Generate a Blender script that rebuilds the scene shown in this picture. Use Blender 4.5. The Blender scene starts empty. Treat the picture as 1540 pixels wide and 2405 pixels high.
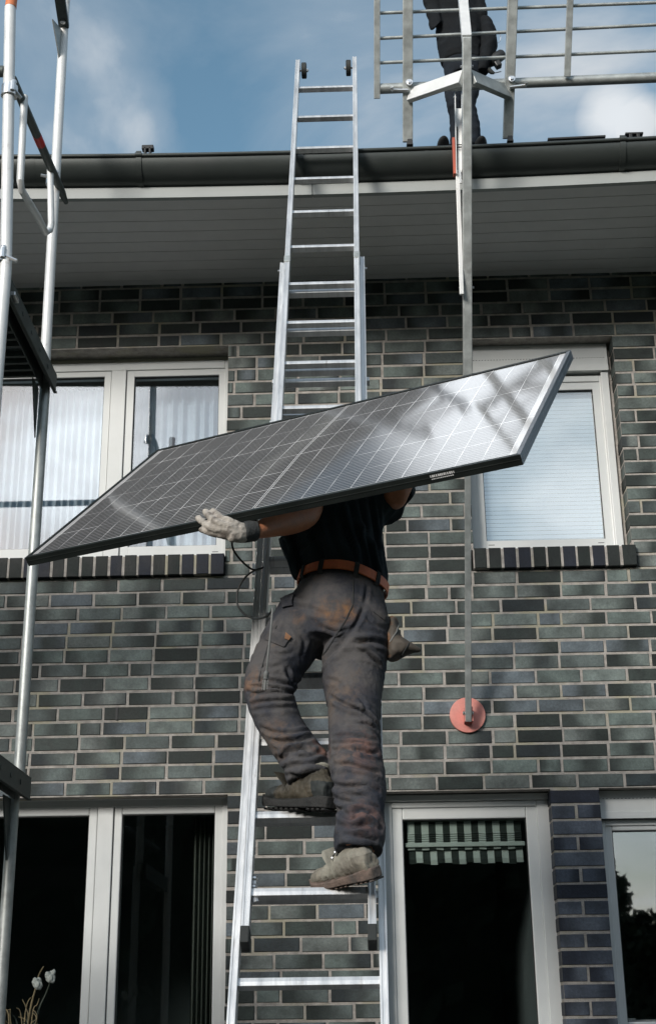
import bpy, bmesh, math, random
import numpy as np
from mathutils import Vector, Matrix, noise
R_ = math.radians
S = bpy.context.scene
COL = S.collection
random.seed(7)

# ---------------------------------------------------------------- camera
F, TH, PS, RO, DW, ZC = 3236.85, 0.360163, 0.025667, -0.0129804, 7.52437, 1.15
fw = Vector((-math.cos(TH)*math.sin(PS), math.cos(TH)*math.cos(PS), math.sin(TH)))
r0 = Vector((math.cos(PS), math.sin(PS), 0)); u0 = r0.cross(fw)
rt = math.cos(RO)*r0 + math.sin(RO)*u0; up = -math.sin(RO)*r0 + math.cos(RO)*u0
CAMP = Vector((0, -DW, ZC))
cam = bpy.data.cameras.new("camera"); co = bpy.data.objects.new("camera", cam); COL.objects.link(co)
co.matrix_world = Matrix(((rt.x, up.x, -fw.x, CAMP.x), (rt.y, up.y, -fw.y, CAMP.y), (rt.z, up.z, -fw.z, CAMP.z), (0, 0, 0, 1)))
cam.sensor_fit = 'VERTICAL'; cam.sensor_height = 36; cam.lens = 36*F/2405; cam.clip_end = 2000
S.camera = co

def at(x, y, Y):
    """the point on the plane world-Y that a sight line measured on the photograph meets"""
    d = fw*F + rt*(x-770) + up*(1202.5-y)
    return CAMP + d*((Y+DW)/d.y)
def proj(q):
    v = Vector(q)-CAMP; z = v.dot(fw)
    return 770+F*v.dot(rt)/z, 1202.5-F*v.dot(up)/z

# ---------------------------------------------------------------- light
SUN = Vector((-0.50, -0.82, 0.385)).normalized()
W = bpy.data.worlds.new("World"); S.world = W; W.use_nodes = True
def N(nt, t, **k):
    n = nt.nodes.new(t)
    for a, b in k.items():
        if a.startswith('i_'):
            n.inputs[int(a[2:])].default_value = b
        else: setattr(n, a, b)
    return n
nt = W.node_tree; nt.nodes.clear(); L = nt.links.new
def mth(nt, op, a, b=None, c=None, clamp=False):
    n = nt.nodes.new('ShaderNodeMath'); n.operation = op; n.use_clamp = clamp
    for i, v in enumerate((a, b, c)):
        if v is None: continue
        if hasattr(v, 'links'): nt.links.new(v, n.inputs[i])
        else: n.inputs[i].default_value = v
    return n.outputs[0]
def ramp(nt, fac, pts, interp='LINEAR'):
    n = nt.nodes.new('ShaderNodeValToRGB'); cr = n.color_ramp; cr.interpolation = interp
    while len(cr.elements) < len(pts): cr.elements.new(0.5)
    for e, (p, c) in zip(cr.elements, pts):
        e.position = p; e.color = (c, c, c, 1) if not hasattr(c, '__len__') else (*c, 1)
    nt.links.new(fac, n.inputs[0]); return n.outputs[0]
out = N(nt, 'ShaderNodeOutputWorld')
sky = N(nt, 'ShaderNodeTexSky', sky_type='NISHITA', sun_disc=False)
sky.sun_elevation = math.asin(SUN.z); sky.sun_rotation = math.atan2(SUN.x, SUN.y)
sky.air_density = 1.0; sky.dust_density = 1.2; sky.ozone_density = 1.4
hsv = N(nt, 'ShaderNodeHueSaturation'); hsv.inputs['Saturation'].default_value = 1.05; hsv.inputs['Hue'].default_value = 0.478
L(sky.outputs[0], hsv.inputs['Color'])
bg1 = N(nt, 'ShaderNodeBackground'); bg1.inputs[1].default_value = 0.073; L(hsv.outputs[0], bg1.inputs[0])
tc = N(nt, 'ShaderNodeTexCoord'); sep = N(nt, 'ShaderNodeSeparateXYZ'); L(tc.outputs['Generated'], sep.inputs[0])
den = mth(nt, 'ADD', mth(nt, 'MAXIMUM', sep.outputs[2], 0.02), 0.12)
cmb = N(nt, 'ShaderNodeCombineXYZ'); L(mth(nt, 'DIVIDE', sep.outputs[0], den), cmb.inputs[0]); L(mth(nt, 'DIVIDE', sep.outputs[1], den), cmb.inputs[1])
n1 = N(nt, 'ShaderNodeTexNoise'); n1.inputs['Scale'].default_value = 2.6; n1.inputs['Detail'].default_value = 8; n1.inputs['Roughness'].default_value = 0.55; n1.inputs['Distortion'].default_value = 0.5
L(cmb.outputs[0], n1.inputs['Vector'])
dot = N(nt, 'ShaderNodeVectorMath', operation='DOT_PRODUCT'); L(tc.outputs['Generated'], dot.inputs[0]); dot.inputs[1].default_value = SUN
d01 = mth(nt, 'MULTIPLY_ADD', dot.outputs['Value'], 0.5, 0.5, True)
glow = mth(nt, 'POWER', d01, 3.0)                       # thin cloud shines brightest round the veiled sun
cov = mth(nt, 'MULTIPLY_ADD', d01, 0.05, n1.outputs[0])  # and is thicker on that side
# more cloud to the right of the house
cov = mth(nt, 'MULTIPLY_ADD', sep.outputs[0], 0.12, cov)
core = None
def dpx(x, y): return (at(x, y, 0)-CAMP).normalized()
# single clouds: direction, angular radius, how much they thicken the cover, how sunlit their cores are
for cd, cr_, cg, cs in ((Vector((-.082, .553, .830)), 6.5, .32, 1.25), (Vector((-.335, .605, .722)), 4.5, .24, .9), (Vector((-.225, -.885, .402)), 5.5, .17, .35), (Vector((-.19, -.90, .385)), 4.5, .12, .30), (Vector((.155, -.93, .325)), 4, .20, .2), (Vector((.15, -.915, .375)), 4, .06, 0),
        (dpx(1450, 280), 1.7, .24, 0.06), (dpx(1535, 305), 1.5, .20, 0), (dpx(1330, 180), 6, .05, 0), (dpx(1500, 90), 6, .07, 0), (dpx(180, 40), 3.0, .05, 0), (dpx(260, 150), 2.0, .06, 0), (dpx(325, 260), 1.8, .08, 0), (dpx(345, 320), 1.4, .08, 0), (dpx(40, 150), 5, .02, 0), (dpx(620, 200), 3, .06, 0), (dpx(480, 120), 4, -.05, 0), (dpx(640, 330), 4, -.04, 0), (dpx(560, 260), 4, -.04, 0), (dpx(900, 150), 4, .03, 0)):
    dn_ = N(nt, 'ShaderNodeVectorMath', operation='DOT_PRODUCT'); L(tc.outputs['Generated'], dn_.inputs[0]); dn_.inputs[1].default_value = cd.normalized()
    ca_ = math.cos(R_(cr_)); lob = mth(nt, 'MULTIPLY_ADD', dn_.outputs['Value'], 1/(1-ca_), -ca_/(1-ca_), True)
    cov = mth(nt, 'MULTIPLY_ADD', lob, cg, cov)
    if cs: core = mth(nt, 'MULTIPLY', lob, cs) if core is None else mth(nt, 'MULTIPLY_ADD', lob, cs, core)
cf = ramp(nt, cov, [(0.40, 0.02), (0.58, 0.24), (0.80, 1.0)])
bg2 = N(nt, 'ShaderNodeBackground'); bg2.inputs[0].default_value = (0.90, 0.95, 1.0, 1)
L(mth(nt, 'ADD', mth(nt, 'MULTIPLY_ADD', glow, 0.70, 0.32), core), bg2.inputs[1])
mx = N(nt, 'ShaderNodeMixShader'); L(cf, mx.inputs[0]); L(bg1.outputs[0], mx.inputs[1]); L(bg2.outputs[0], mx.inputs[2])
L(mx.outputs[0], out.inputs[0])
sl = bpy.data.lights.new("sun", 'SUN'); sl.energy = 1.5; sl.angle = R_(17); sl.color = (1.0, 0.96, 0.90)
so = bpy.data.objects.new("sun", sl); COL.objects.link(so); so.rotation_euler = SUN.to_track_quat('Z', 'Y').to_euler()
S.view_settings.view_transform = 'Standard'; S.view_settings.look = 'None'; S.view_settings.gamma = 1; S.view_settings.exposure = 1.14
S.cycles.max_bounces = 8; S.cycles.transparent_max_bounces = 12

# ---------------------------------------------------------------- materials
def mat(name, base, rough=0.6, metal=0.0, var=0.0, scale=8.0, bump=0.0, bscale=60.0, dirt=None, dscale=3.0, damt=(0.5, 0.7), spec=0.5, stretch=None):
    m = bpy.data.materials.new(name); m.use_nodes = True; t = m.node_tree; b = t.nodes['Principled BSDF']
    b.inputs['Roughness'].default_value = rough; b.inputs['Metallic'].default_value = metal
    b.inputs['Specular IOR Level'].default_value = spec
    b.inputs['Base Color'].default_value = (*base, 1)
    tc = N(t, 'ShaderNodeTexCoord'); vec = tc.outputs['Object']
    if stretch:
        mp = N(t, 'ShaderNodeMapping'); mp.inputs['Scale'].default_value = stretch; t.links.new(vec, mp.inputs[0]); vec = mp.outputs[0]
    cur = None
    if var:
        n = N(t, 'ShaderNodeTexNoise'); n.inputs['Scale'].default_value = scale; n.inputs['Detail'].default_value = 6; n.inputs['Roughness'].default_value = 0.65
        t.links.new(vec, n.inputs['Vector'])
        lo = [c*(1-var) for c in base]; hi = [min(1, c*(1+var)) for c in base]
        cur = ramp(t, n.outputs[0], [(0.28, lo), (0.72, hi)])
        rr = ramp(t, n.outputs[0], [(0.3, max(0, rough-0.1)), (0.7, min(1, rough+0.1))]); t.links.new(rr, b.inputs['Roughness'])
    if dirt:
        n = N(t, 'ShaderNodeTexNoise'); n.inputs['Scale'].default_value = dscale; n.inputs['Detail'].default_value = 7; n.inputs['Roughness'].default_value = 0.6
        t.links.new(vec, n.inputs['Vector'])
        f = ramp(t, n.outputs[0], [(damt[0], 0.0), (damt[1], 0.8)])
        x = N(t, 'ShaderNodeMix', data_type='RGBA'); t.links.new(f, x.inputs[0])
        if cur: t.links.new(cur, x.inputs[6])
        else: x.inputs[6].default_value = (*base, 1)
        x.inputs[7].default_value = (*dirt, 1); cur = x.outputs[2]
    if cur: t.links.new(cur, b.inputs['Base Color'])
    if bump:
        n = N(t, 'ShaderNodeTexNoise'); n.inputs['Scale'].default_value = bscale; n.inputs['Detail'].default_value = 4
        t.links.new(vec, n.inputs['Vector'])
        bp = N(t, 'ShaderNodeBump'); bp.inputs['Strength'].default_value = bump; bp.inputs['Distance'].default_value = 0.01
        t.links.new(n.outputs[0], bp.inputs['Height']); t.links.new(bp.outputs[0], b.inputs['Normal'])
    return m
M = {}
def mk(k, *a, **kw): M[k] = mat(k, *a, **kw)
mk('mortar', (0.335, 0.312, 0.285), 0.95, var=0.38, scale=20, bump=0.5, bscale=160, dirt=(0.33, 0.31, 0.225), dscale=2.6, damt=(.52, .62))
mk('pvc', (0.62, 0.64, 0.63), 0.38, var=0.05, scale=3, dirt=(0.52, 0.54, 0.52), dscale=1.6, damt=(.5, .8))
mk('pvc_grey', (0.36, 0.35, 0.28), 0.5, var=0.1, scale=5)
mk('gasket', (0.02, 0.022, 0.022), 0.6)
mk('alu', (0.68, 0.69, 0.69), 0.42, 0.62, var=0.18, scale=5, dirt=(0.42, 0.41, 0.39), dscale=9, damt=(.60, .74), stretch=(6, 1, 1), bump=0.05, bscale=40)
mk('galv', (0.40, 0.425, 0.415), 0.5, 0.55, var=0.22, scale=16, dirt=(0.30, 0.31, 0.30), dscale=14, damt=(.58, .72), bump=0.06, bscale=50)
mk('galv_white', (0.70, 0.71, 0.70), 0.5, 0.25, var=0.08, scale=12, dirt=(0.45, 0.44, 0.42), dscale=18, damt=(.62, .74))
mk('dark_steel', (0.09, 0.105, 0.10), 0.55, 0.5, var=0.35, scale=14, dirt=(0.18, 0.17, 0.16), dscale=18, damt=(.6, .75))
mk('zinc', (0.048, 0.056, 0.053), 0.40, 0.30, var=0.10, scale=2.2, dirt=(0.065, 0.07, 0.068), dscale=5, damt=(.52, .75), stretch=(0.5, 1, 1))
mk('soffit', (0.72, 0.70, 0.69), 0.6, var=0.06, scale=5)
mk('fascia', (0.32, 0.34, 0.33), 0.5, var=0.06, scale=4)
mk('roof_tile', (0.035, 0.037, 0.04), 0.7, var=0.3, scale=9)
mk('black_plastic', (0.016, 0.017, 0.017), 0.5, var=0.2, scale=20)
mk('rubber', (0.022, 0.026, 0.025), 0.75, var=0.3, scale=30)
mk('red_disc', (0.62, 0.23, 0.19), 0.62, var=0.14, scale=22, dirt=(0.66, 0.33, 0.28), dscale=7, damt=(.48, .72), bump=0.1, bscale=90)
mk('red_label', (0.42, 0.09, 0.05), 0.6, var=0.15, scale=20)
mk('red_tape', (0.55, 0.012, 0.012), 0.45)
mk('orange_paint', (0.62, 0.19, 0.07), 0.6, var=0.2, scale=20)
mk('white_print', (0.75, 0.75, 0.75), 0.5)
mk('pv_frame', (0.022, 0.027, 0.025), 0.42, 0.45, var=0.25, scale=10)
mk('pv_frame_end', (0.20, 0.21, 0.22), 0.35, 0.7, var=0.12, scale=12)
mk('pv_back', (0.6, 0.6, 0.6), 0.6)
mk('skin', (0.44, 0.175, 0.088), 0.55, var=0.22, scale=22, bump=0.12, bscale=140)
mk('hair', (0.05, 0.035, 0.025), 0.7, var=0.3, scale=60)
mk('shirt', (0.022, 0.033, 0.040), 0.95, var=0.3, scale=7, bump=0.25, bscale=240, spec=0.2)
mk('belt', (0.80, 0.21, 0.085), 0.5, var=0.25, scale=16, bump=0.2, bscale=120)
mk('boot_leather', (0.034, 0.030, 0.021), 0.7, var=0.4, scale=14, dirt=(0.10, 0.082, 0.055), dscale=6, damt=(.5, .68), bump=0.4, bscale=50)
mk('boot_dusty', (0.27, 0.26, 0.215), 0.85, var=0.3, scale=16, dirt=(0.12, 0.10, 0.08), dscale=7, damt=(.5, .68), bump=0.4, bscale=50)
mk('boot_dusty_dark', (0.17, 0.155, 0.125), 0.85, var=0.4, scale=18, dirt=(0.27, 0.25, 0.2), dscale=9, damt=(.5, .66), bump=0.4, bscale=50)
mk('boot_sole', (0.018, 0.018, 0.017), 0.8, var=0.4, scale=24, bump=0.5, bscale=60)
mk('sole_dusty', (0.145, 0.105, 0.085), 0.85, var=0.4, scale=24, dirt=(0.06, 0.055, 0.05), dscale=10, damt=(.45, .6), bump=0.5, bscale=60)
mk('metal_bright', (0.7, 0.7, 0.7), 0.3, 0.9)
mk('glove', (0.38, 0.345, 0.30), 0.8, var=0.3, scale=26, dirt=(0.10, 0.08, 0.065), dscale=19, damt=(.49, .64), bump=0.35, bscale=90)
mk('cuff', (0.035, 0.038, 0.038), 0.9, var=0.3, scale=40, bump=0.4, bscale=120)
mk('pouch', (0.075, 0.064, 0.052), 0.75, var=0.4, scale=12, dirt=(0.24, 0.11, 0.045), dscale=11, damt=(.52, .62), bump=0.3, bscale=40)
mk('black_cloth', (0.008, 0.010, 0.012), 0.95, var=0.4, scale=10, bump=0.4, bscale=60, spec=0.2)
mk('dark_jeans', (0.012, 0.016, 0.022), 0.95, var=0.4, scale=8, bump=0.3, bscale=90, spec=0.2)
mk('cable', (0.012, 0.013, 0.012), 0.55)
mk('cable_grey', (0.15, 0.155, 0.15), 0.6, var=0.2, scale=40)
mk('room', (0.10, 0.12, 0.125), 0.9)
mk('curtain', (0.33, 0.41, 0.49), 0.95, var=0.06, scale=4, spec=0.1)  # blue tint stands in for sky reflected in the upper panes
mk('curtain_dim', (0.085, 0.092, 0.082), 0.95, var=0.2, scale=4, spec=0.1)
mk('blind', (0.54, 0.64, 0.72), 0.8, spec=0.2)  # the pane's blue sky reflection is put into this colour
mk('cafe_white', (0.33, 0.365, 0.335), 0.9, var=0.1, scale=12)
mk('cafe_dark', (0.012, 0.018, 0.015), 0.9)
mk('grass', (0.045, 0.06, 0.03), 0.95, var=0.4, scale=1.5)
mk('leaf_dark', (0.03, 0.045, 0.02), 0.8, var=0.4, scale=2)
mk('stem', (0.16, 0.13, 0.07), 0.8, var=0.4, scale=30)
mk('stem_green', (0.045, 0.06, 0.045), 0.8, var=0.4, scale=30)
mk('petal', (0.34, 0.37, 0.345), 0.8, var=0.08, scale=30)
mk('paving', (0.075, 0.073, 0.07), 0.9, var=0.2, scale=4)

def brick_mat():
    m = bpy.data.materials.new('clinker_brick'); m.use_nodes = True; t = m.node_tree; b = t.nodes['Principled BSDF']
    a = N(t, 'ShaderNodeAttribute', attribute_name='tone'); tc = N(t, 'ShaderNodeTexCoord')
    n = N(t, 'ShaderNodeTexNoise'); n.inputs['Scale'].default_value = 70; n.inputs['Detail'].default_value = 5; n.inputs['Roughness'].default_value = .7; t.links.new(tc.outputs['Object'], n.inputs['Vector'])
    n2 = N(t, 'ShaderNodeTexNoise'); n2.inputs['Scale'].default_value = 9; n2.inputs['Detail'].default_value = 4; t.links.new(tc.outputs['Object'], n2.inputs['Vector'])
    f = mth(t, 'MULTIPLY', ramp(t, n.outputs[0], [(0.25, 0.68), (0.75, 1.32)]), ramp(t, n2.outputs[0], [(0.28, 0.50), (0.72, 1.50)]))
    x = N(t, 'ShaderNodeVectorMath', operation='SCALE'); t.links.new(a.outputs['Color'], x.inputs[0]); t.links.new(f, x.inputs['Scale'])
    t.links.new(x.outputs[0], b.inputs['Base Color'])
    t.links.new(ramp(t, n2.outputs[0], [(0.3, 0.50), (0.7, 0.70)]), b.inputs['Roughness']); b.inputs['Specular IOR Level'].default_value = 0.28
    bp = N(t, 'ShaderNodeBump'); bp.inputs['Strength'].default_value = .45; bp.inputs['Distance'].default_value = .005; t.links.new(n.outputs[0], bp.inputs['Height']); t.links.new(bp.outputs[0], b.inputs['Normal'])
    return m
M['brick'] = brick_mat()
def glass_mat(name, ior=2.0, tint=(0.9, 0.95, 0.93), wob=0.0015):
    m = bpy.data.materials.new(name); m.use_nodes = True; t = m.node_tree; t.nodes.clear()
    o = N(t, 'ShaderNodeOutputMaterial'); g = N(t, 'ShaderNodeBsdfGlossy'); g.inputs['Roughness'].default_value = 0.015
    g.inputs['Color'].default_value = (1, 1, 1, 1)
    tr = N(t, 'ShaderNodeBsdfTransparent'); tr.inputs[0].default_value = (*tint, 1)
    lw = N(t, 'ShaderNodeLayerWeight'); lw.inputs[0].default_value = 0.5; f0 = ((ior-1)/(ior+1))**2   # the same from either face
    fr = mth(t, 'MULTIPLY_ADD', mth(t, 'POWER', lw.outputs['Facing'], 5.0), 1-f0, f0)
    tc = N(t, 'ShaderNodeTexCoord'); n = N(t, 'ShaderNodeTexNoise'); n.inputs['Scale'].default_value = 1.6; t.links.new(tc.outputs['Object'], n.inputs['Vector'])
    bp = N(t, 'ShaderNodeBump'); bp.inputs['Strength'].default_value = 0.035; bp.inputs['Distance'].default_value = wob; t.links.new(n.outputs[0], bp.inputs['Height'])
    t.links.new(bp.outputs[0], g.inputs['Normal'])
    mxs = N(t, 'ShaderNodeMixShader'); t.links.new(fr, mxs.inputs[0]); t.links.new(tr.outputs[0], mxs.inputs[1]); t.links.new(g.outputs[0], mxs.inputs[2]); t.links.new(mxs.outputs[0], o.inputs[0])
    return m
M['glass_low'] = glass_mat('ground_floor_glass', 1.5, (0.93, 0.96, 0.95))
M['glass'] = glass_mat('window_glass', 2.25, (0.975, 0.985, 0.98))

# ---------------------------------------------------------------- builders
class MB:
    def __init__(s): s.v = []; s.f = []; s.mi = []
    def add(s, vs, fs, mi=0):
        o = len(s.v); s.v += [tuple(v) for v in vs]; s.f += [tuple(i+o for i in f) for f in fs]; s.mi += [mi]*len(fs); return s
    def box(s, lo, hi, mi=0):
        x0, y0, z0 = lo; x1, y1, z1 = hi
        return s.add([(x0, y0, z0), (x1, y0, z0), (x1, y1, z0), (x0, y1, z0), (x0, y0, z1), (x1, y0, z1), (x1, y1, z1), (x0, y1, z1)],
                     [(3, 2, 1, 0), (4, 5, 6, 7), (0, 1, 5, 4), (1, 2, 6, 5), (2, 3, 7, 6), (3, 0, 4, 7)], mi)
    def beam(s, p, q, w, h, side=(1, 0, 0), mi=0):
        """rectangular bar p-q, w along side, h along the third axis"""
        p, q = Vector(p), Vector(q); d = (q-p).normalized(); a = Vector(side); a = (a-d*a.dot(d)).normalized(); b = d.cross(a)
        vs = []
        for c in (p, q):
            for i, j in ((-1, -1), (1, -1), (1, 1), (-1, 1)): vs.append(c+a*(w/2*i)+b*(h/2*j))
        return s.add(vs, [(0, 1, 2, 3), (7, 6, 5, 4), (0, 4, 5, 1), (1, 5, 6, 2), (2, 6, 7, 3), (3, 7, 4, 0)], mi)
    def tube(s, pts, r, n=14, mi=0, cap=True):
        pts = [Vector(p) for p in pts]; rs = r if hasattr(r, '__len__') else [r]*len(pts)
        o = len(s.v); ref = None
        for i, p in enumerate(pts):
            a = pts[max(i-1, 0)]; b = pts[min(i+1, len(pts)-1)]; d = (b-a).normalized()
            if ref is None: ref = d.orthogonal().normalized()
            ref = (ref-d*ref.dot(d)).normalized(); e = d.cross(ref)
            for k in range(n):
                t = 2*math.pi*k/n; s.v.append(tuple(p+(ref*math.cos(t)+e*math.sin(t))*rs[i]))
        for i in range(len(pts)-1):
            for k in range(n):
                k2 = (k+1) % n; s.f.append((o+i*n+k, o+i*n+k2, o+(i+1)*n+k2, o+(i+1)*n+k)); s.mi.append(mi)
        if cap:
            s.f.append(tuple(o+k for k in reversed(range(n)))); s.mi.append(mi)
            s.f.append(tuple(o+(len(pts)-1)*n+k for k in range(n))); s.mi.append(mi)
        return s
    def prism(s, poly, ext, mi=0):
        n = len(poly); e = Vector(ext); vs = [Vector(p) for p in poly]; vs += [v+e for v in vs]
        return s.add(vs, [tuple(reversed(range(n))), tuple(range(n, 2*n))]+[(i, (i+1) % n, n+(i+1) % n, n+i) for i in range(n)], mi)
    def ball(s, c, r, n=12, mi=0, ax=None):
        c = Vector(c); r = Vector(r) if hasattr(r, '__len__') else Vector((r, r, r)); o = len(s.v); mm = ax or Matrix.Identity(3)
        for i in range(n+1):
            ph = math.pi*i/n
            for k in range(n*2):
                t = math.pi*k/n; s.v.append(tuple(c+mm@Vector((r.x*math.sin(ph)*math.cos(t), r.y*math.sin(ph)*math.sin(t), r.z*math.cos(ph)))))
        m = n*2
        for i in range(n):
            for k in range(m): s.f.append((o+i*m+k, o+(i+1)*m+k, o+(i+1)*m+(k+1) % m, o+i*m+(k+1) % m)); s.mi.append(mi)
        return s
    def loft(s, secs, n=20, mi=0):
        """secs: (centre, half-axis a, half-axis b) elliptical rings, closed at both ends"""
        o = len(s.v)
        for c, a, b in secs:
            c, a, b = Vector(c), Vector(a), Vector(b)
            for k in range(n):
                t = 2*math.pi*k/n; s.v.append(tuple(c+a*math.cos(t)+b*math.sin(t)))
        for i in range(len(secs)-1):
            for k in range(n): s.f.append((o+i*n+k, o+i*n+(k+1) % n, o+(i+1)*n+(k+1) % n, o+(i+1)*n+k)); s.mi.append(mi)
        s.f.append(tuple(o+k for k in reversed(range(n)))); s.mi.append(mi)
        s.f.append(tuple(o+(len(secs)-1)*n+k for k in range(n))); s.mi.append(mi)
        return s
    def mesh(s, name):
        me = bpy.data.meshes.new(name); me.from_pydata([tuple(v) for v in s.v], [], s.f); me.update()
        me.polygons.foreach_set('material_index', s.mi); return me
    def build(s, name, mats, parent=None, bevel=0, smooth=False, origin=None):
        me = s.mesh(name)
        bm = bmesh.new(); bm.from_mesh(me); bmesh.ops.recalc_face_normals(bm, faces=bm.faces)
        if origin is not None: bmesh.ops.translate(bm, verts=bm.verts, vec=-Vector(origin))
        bm.to_mesh(me); bm.free()
        o = link(name, me, mats, parent)
        if origin is not None: place(o, origin)
        if bevel:
            b = o.modifiers.new('bevel', 'BEVEL'); b.width = bevel; b.segments = 2; b.limit_method = 'ANGLE'; b.angle_limit = R_(40)
        if smooth: shade(o)
        return o
def shade(o, ang=40):
    me = o.data
    me.polygons.foreach_set('use_smooth', [True]*len(me.polygons))
    bm = bmesh.new(); bm.from_mesh(me); ca = R_(ang)
    for e in bm.edges:
        if len(e.link_faces) == 2 and e.calc_face_angle(0) > ca: e.smooth = False
    bm.to_mesh(me); bm.free()
def link(name, me, mats, parent=None):
    o = bpy.data.objects.new(name, me); COL.objects.link(o)
    for m_ in (mats if isinstance(mats, (list, tuple)) else [mats]): me.materials.append(M[m_] if isinstance(m_, str) else m_)
    if parent: o.parent = parent; o.matrix_parent_inverse = wm(parent).inverted()
    return o
LOC = {}
def wm(o): return LOC.get(o.name, Matrix.Identity(4))
def place(o, p):
    o.location = p; m = Matrix.Translation(p)
    LOC[o.name] = m
def thing(name, label, cat, loc=(0, 0, 0), group=None):
    o = bpy.data.objects.new(name, None); COL.objects.link(o); o.location = loc; o.empty_display_size = 0.2
    LOC[o.name] = Matrix.Translation(loc); tag(o, label, cat, group); return o
def tag(o, label=None, cat=None, group=None, kind=None):
    if label: o['label'] = label
    if cat: o['category'] = cat
    if group: o['group'] = group
    if kind: o['kind'] = kind
    return o
def fuse(mb, name, mats, parent, voxel=0.007, smooth=6, disp=None, matfn=None):
    """one continuous surface from overlapping lofts"""
    me = mb.mesh(name); tmp = bpy.data.objects.new('tmp', me); COL.objects.link(tmp)
    r = tmp.modifiers.new('r', 'REMESH'); r.mode = 'VOXEL'; r.voxel_size = voxel; r.use_smooth_shade = True
    s = tmp.modifiers.new('s', 'SMOOTH'); s.iterations = smooth; s.factor = 0.5
    dg = bpy.context.evaluated_depsgraph_get(); me2 = bpy.data.meshes.new_from_object(tmp.evaluated_get(dg)); me2.name = name
    bpy.data.objects.remove(tmp); bpy.data.meshes.remove(me)
    me2.materials.clear()
    if disp:
        nv = len(me2.vertices); cos = np.empty(nv*3); me2.vertices.foreach_get('co', cos); nor = np.empty(nv*3)
        me2.vertex_normals.foreach_get('vector', nor); cos = cos.reshape(-1, 3); nor = nor.reshape(-1, 3)
        d = np.array([disp(Vector(c), Vector(n)) for c, n in zip(cos, nor)])
        cos += nor*d[:, None]; me2.vertices.foreach_set('co', cos.ravel()); me2.update()
    o = link(name, me2, mats, parent)
    me2.polygons.foreach_set('use_smooth', [True]*len(me2.polygons))
    if matfn: me2.polygons.foreach_set('material_index', [matfn(Vector(p.center)) for p in me2.polygons])
    return o

# ================================================================ the setting
g = MB().add([(-60, -60, 0), (60, -60, 0), (60, 60, 0), (-60, 60, 0)], [(0, 1, 2, 3)]).build('ground', 'grass'); tag(g, kind='structure')
g = MB().box((-6, -5.2, 0.004), (6, -0.02, 0.05)).build('terrace_paving', 'paving', bevel=.01); tag(g, kind='structure')

# ---------------------------------------------------------------- house
Z = ZC
PITCH = 0.0828
def jz(k): return Z + 2.369 + k*PITCH
ZL = jz(-14)             # lintel over the ground-floor openings
ZU = jz(19)              # lintel over the upper openings
ZS0, ZS1 = Z+2.456, Z+2.582   # brick sills
XW0, XW1 = -4.6, 4.2
OPEN = dict(ul=(-2.62, -0.79, ZS1, ZU), ur=(0.640, 1.548, ZS1, ZU), ll=(-2.62, -0.757, 0.06, ZL), lr=(0.055, 0.985, 0.06, ZL), lw=(1.247, 2.28, 1.10, ZL))
HOLES = [OPEN[k] for k in OPEN]+[(-2.62, -0.79, ZS0, ZS1), (0.625, 1.562, ZS0, ZS1)]
house = thing('brick_house', 'two-storey house of dark grey-green clinker brick with white windows and a zinc gutter', 'house', (0, 0, 0))
ZTOP = Z+4.385
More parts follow.
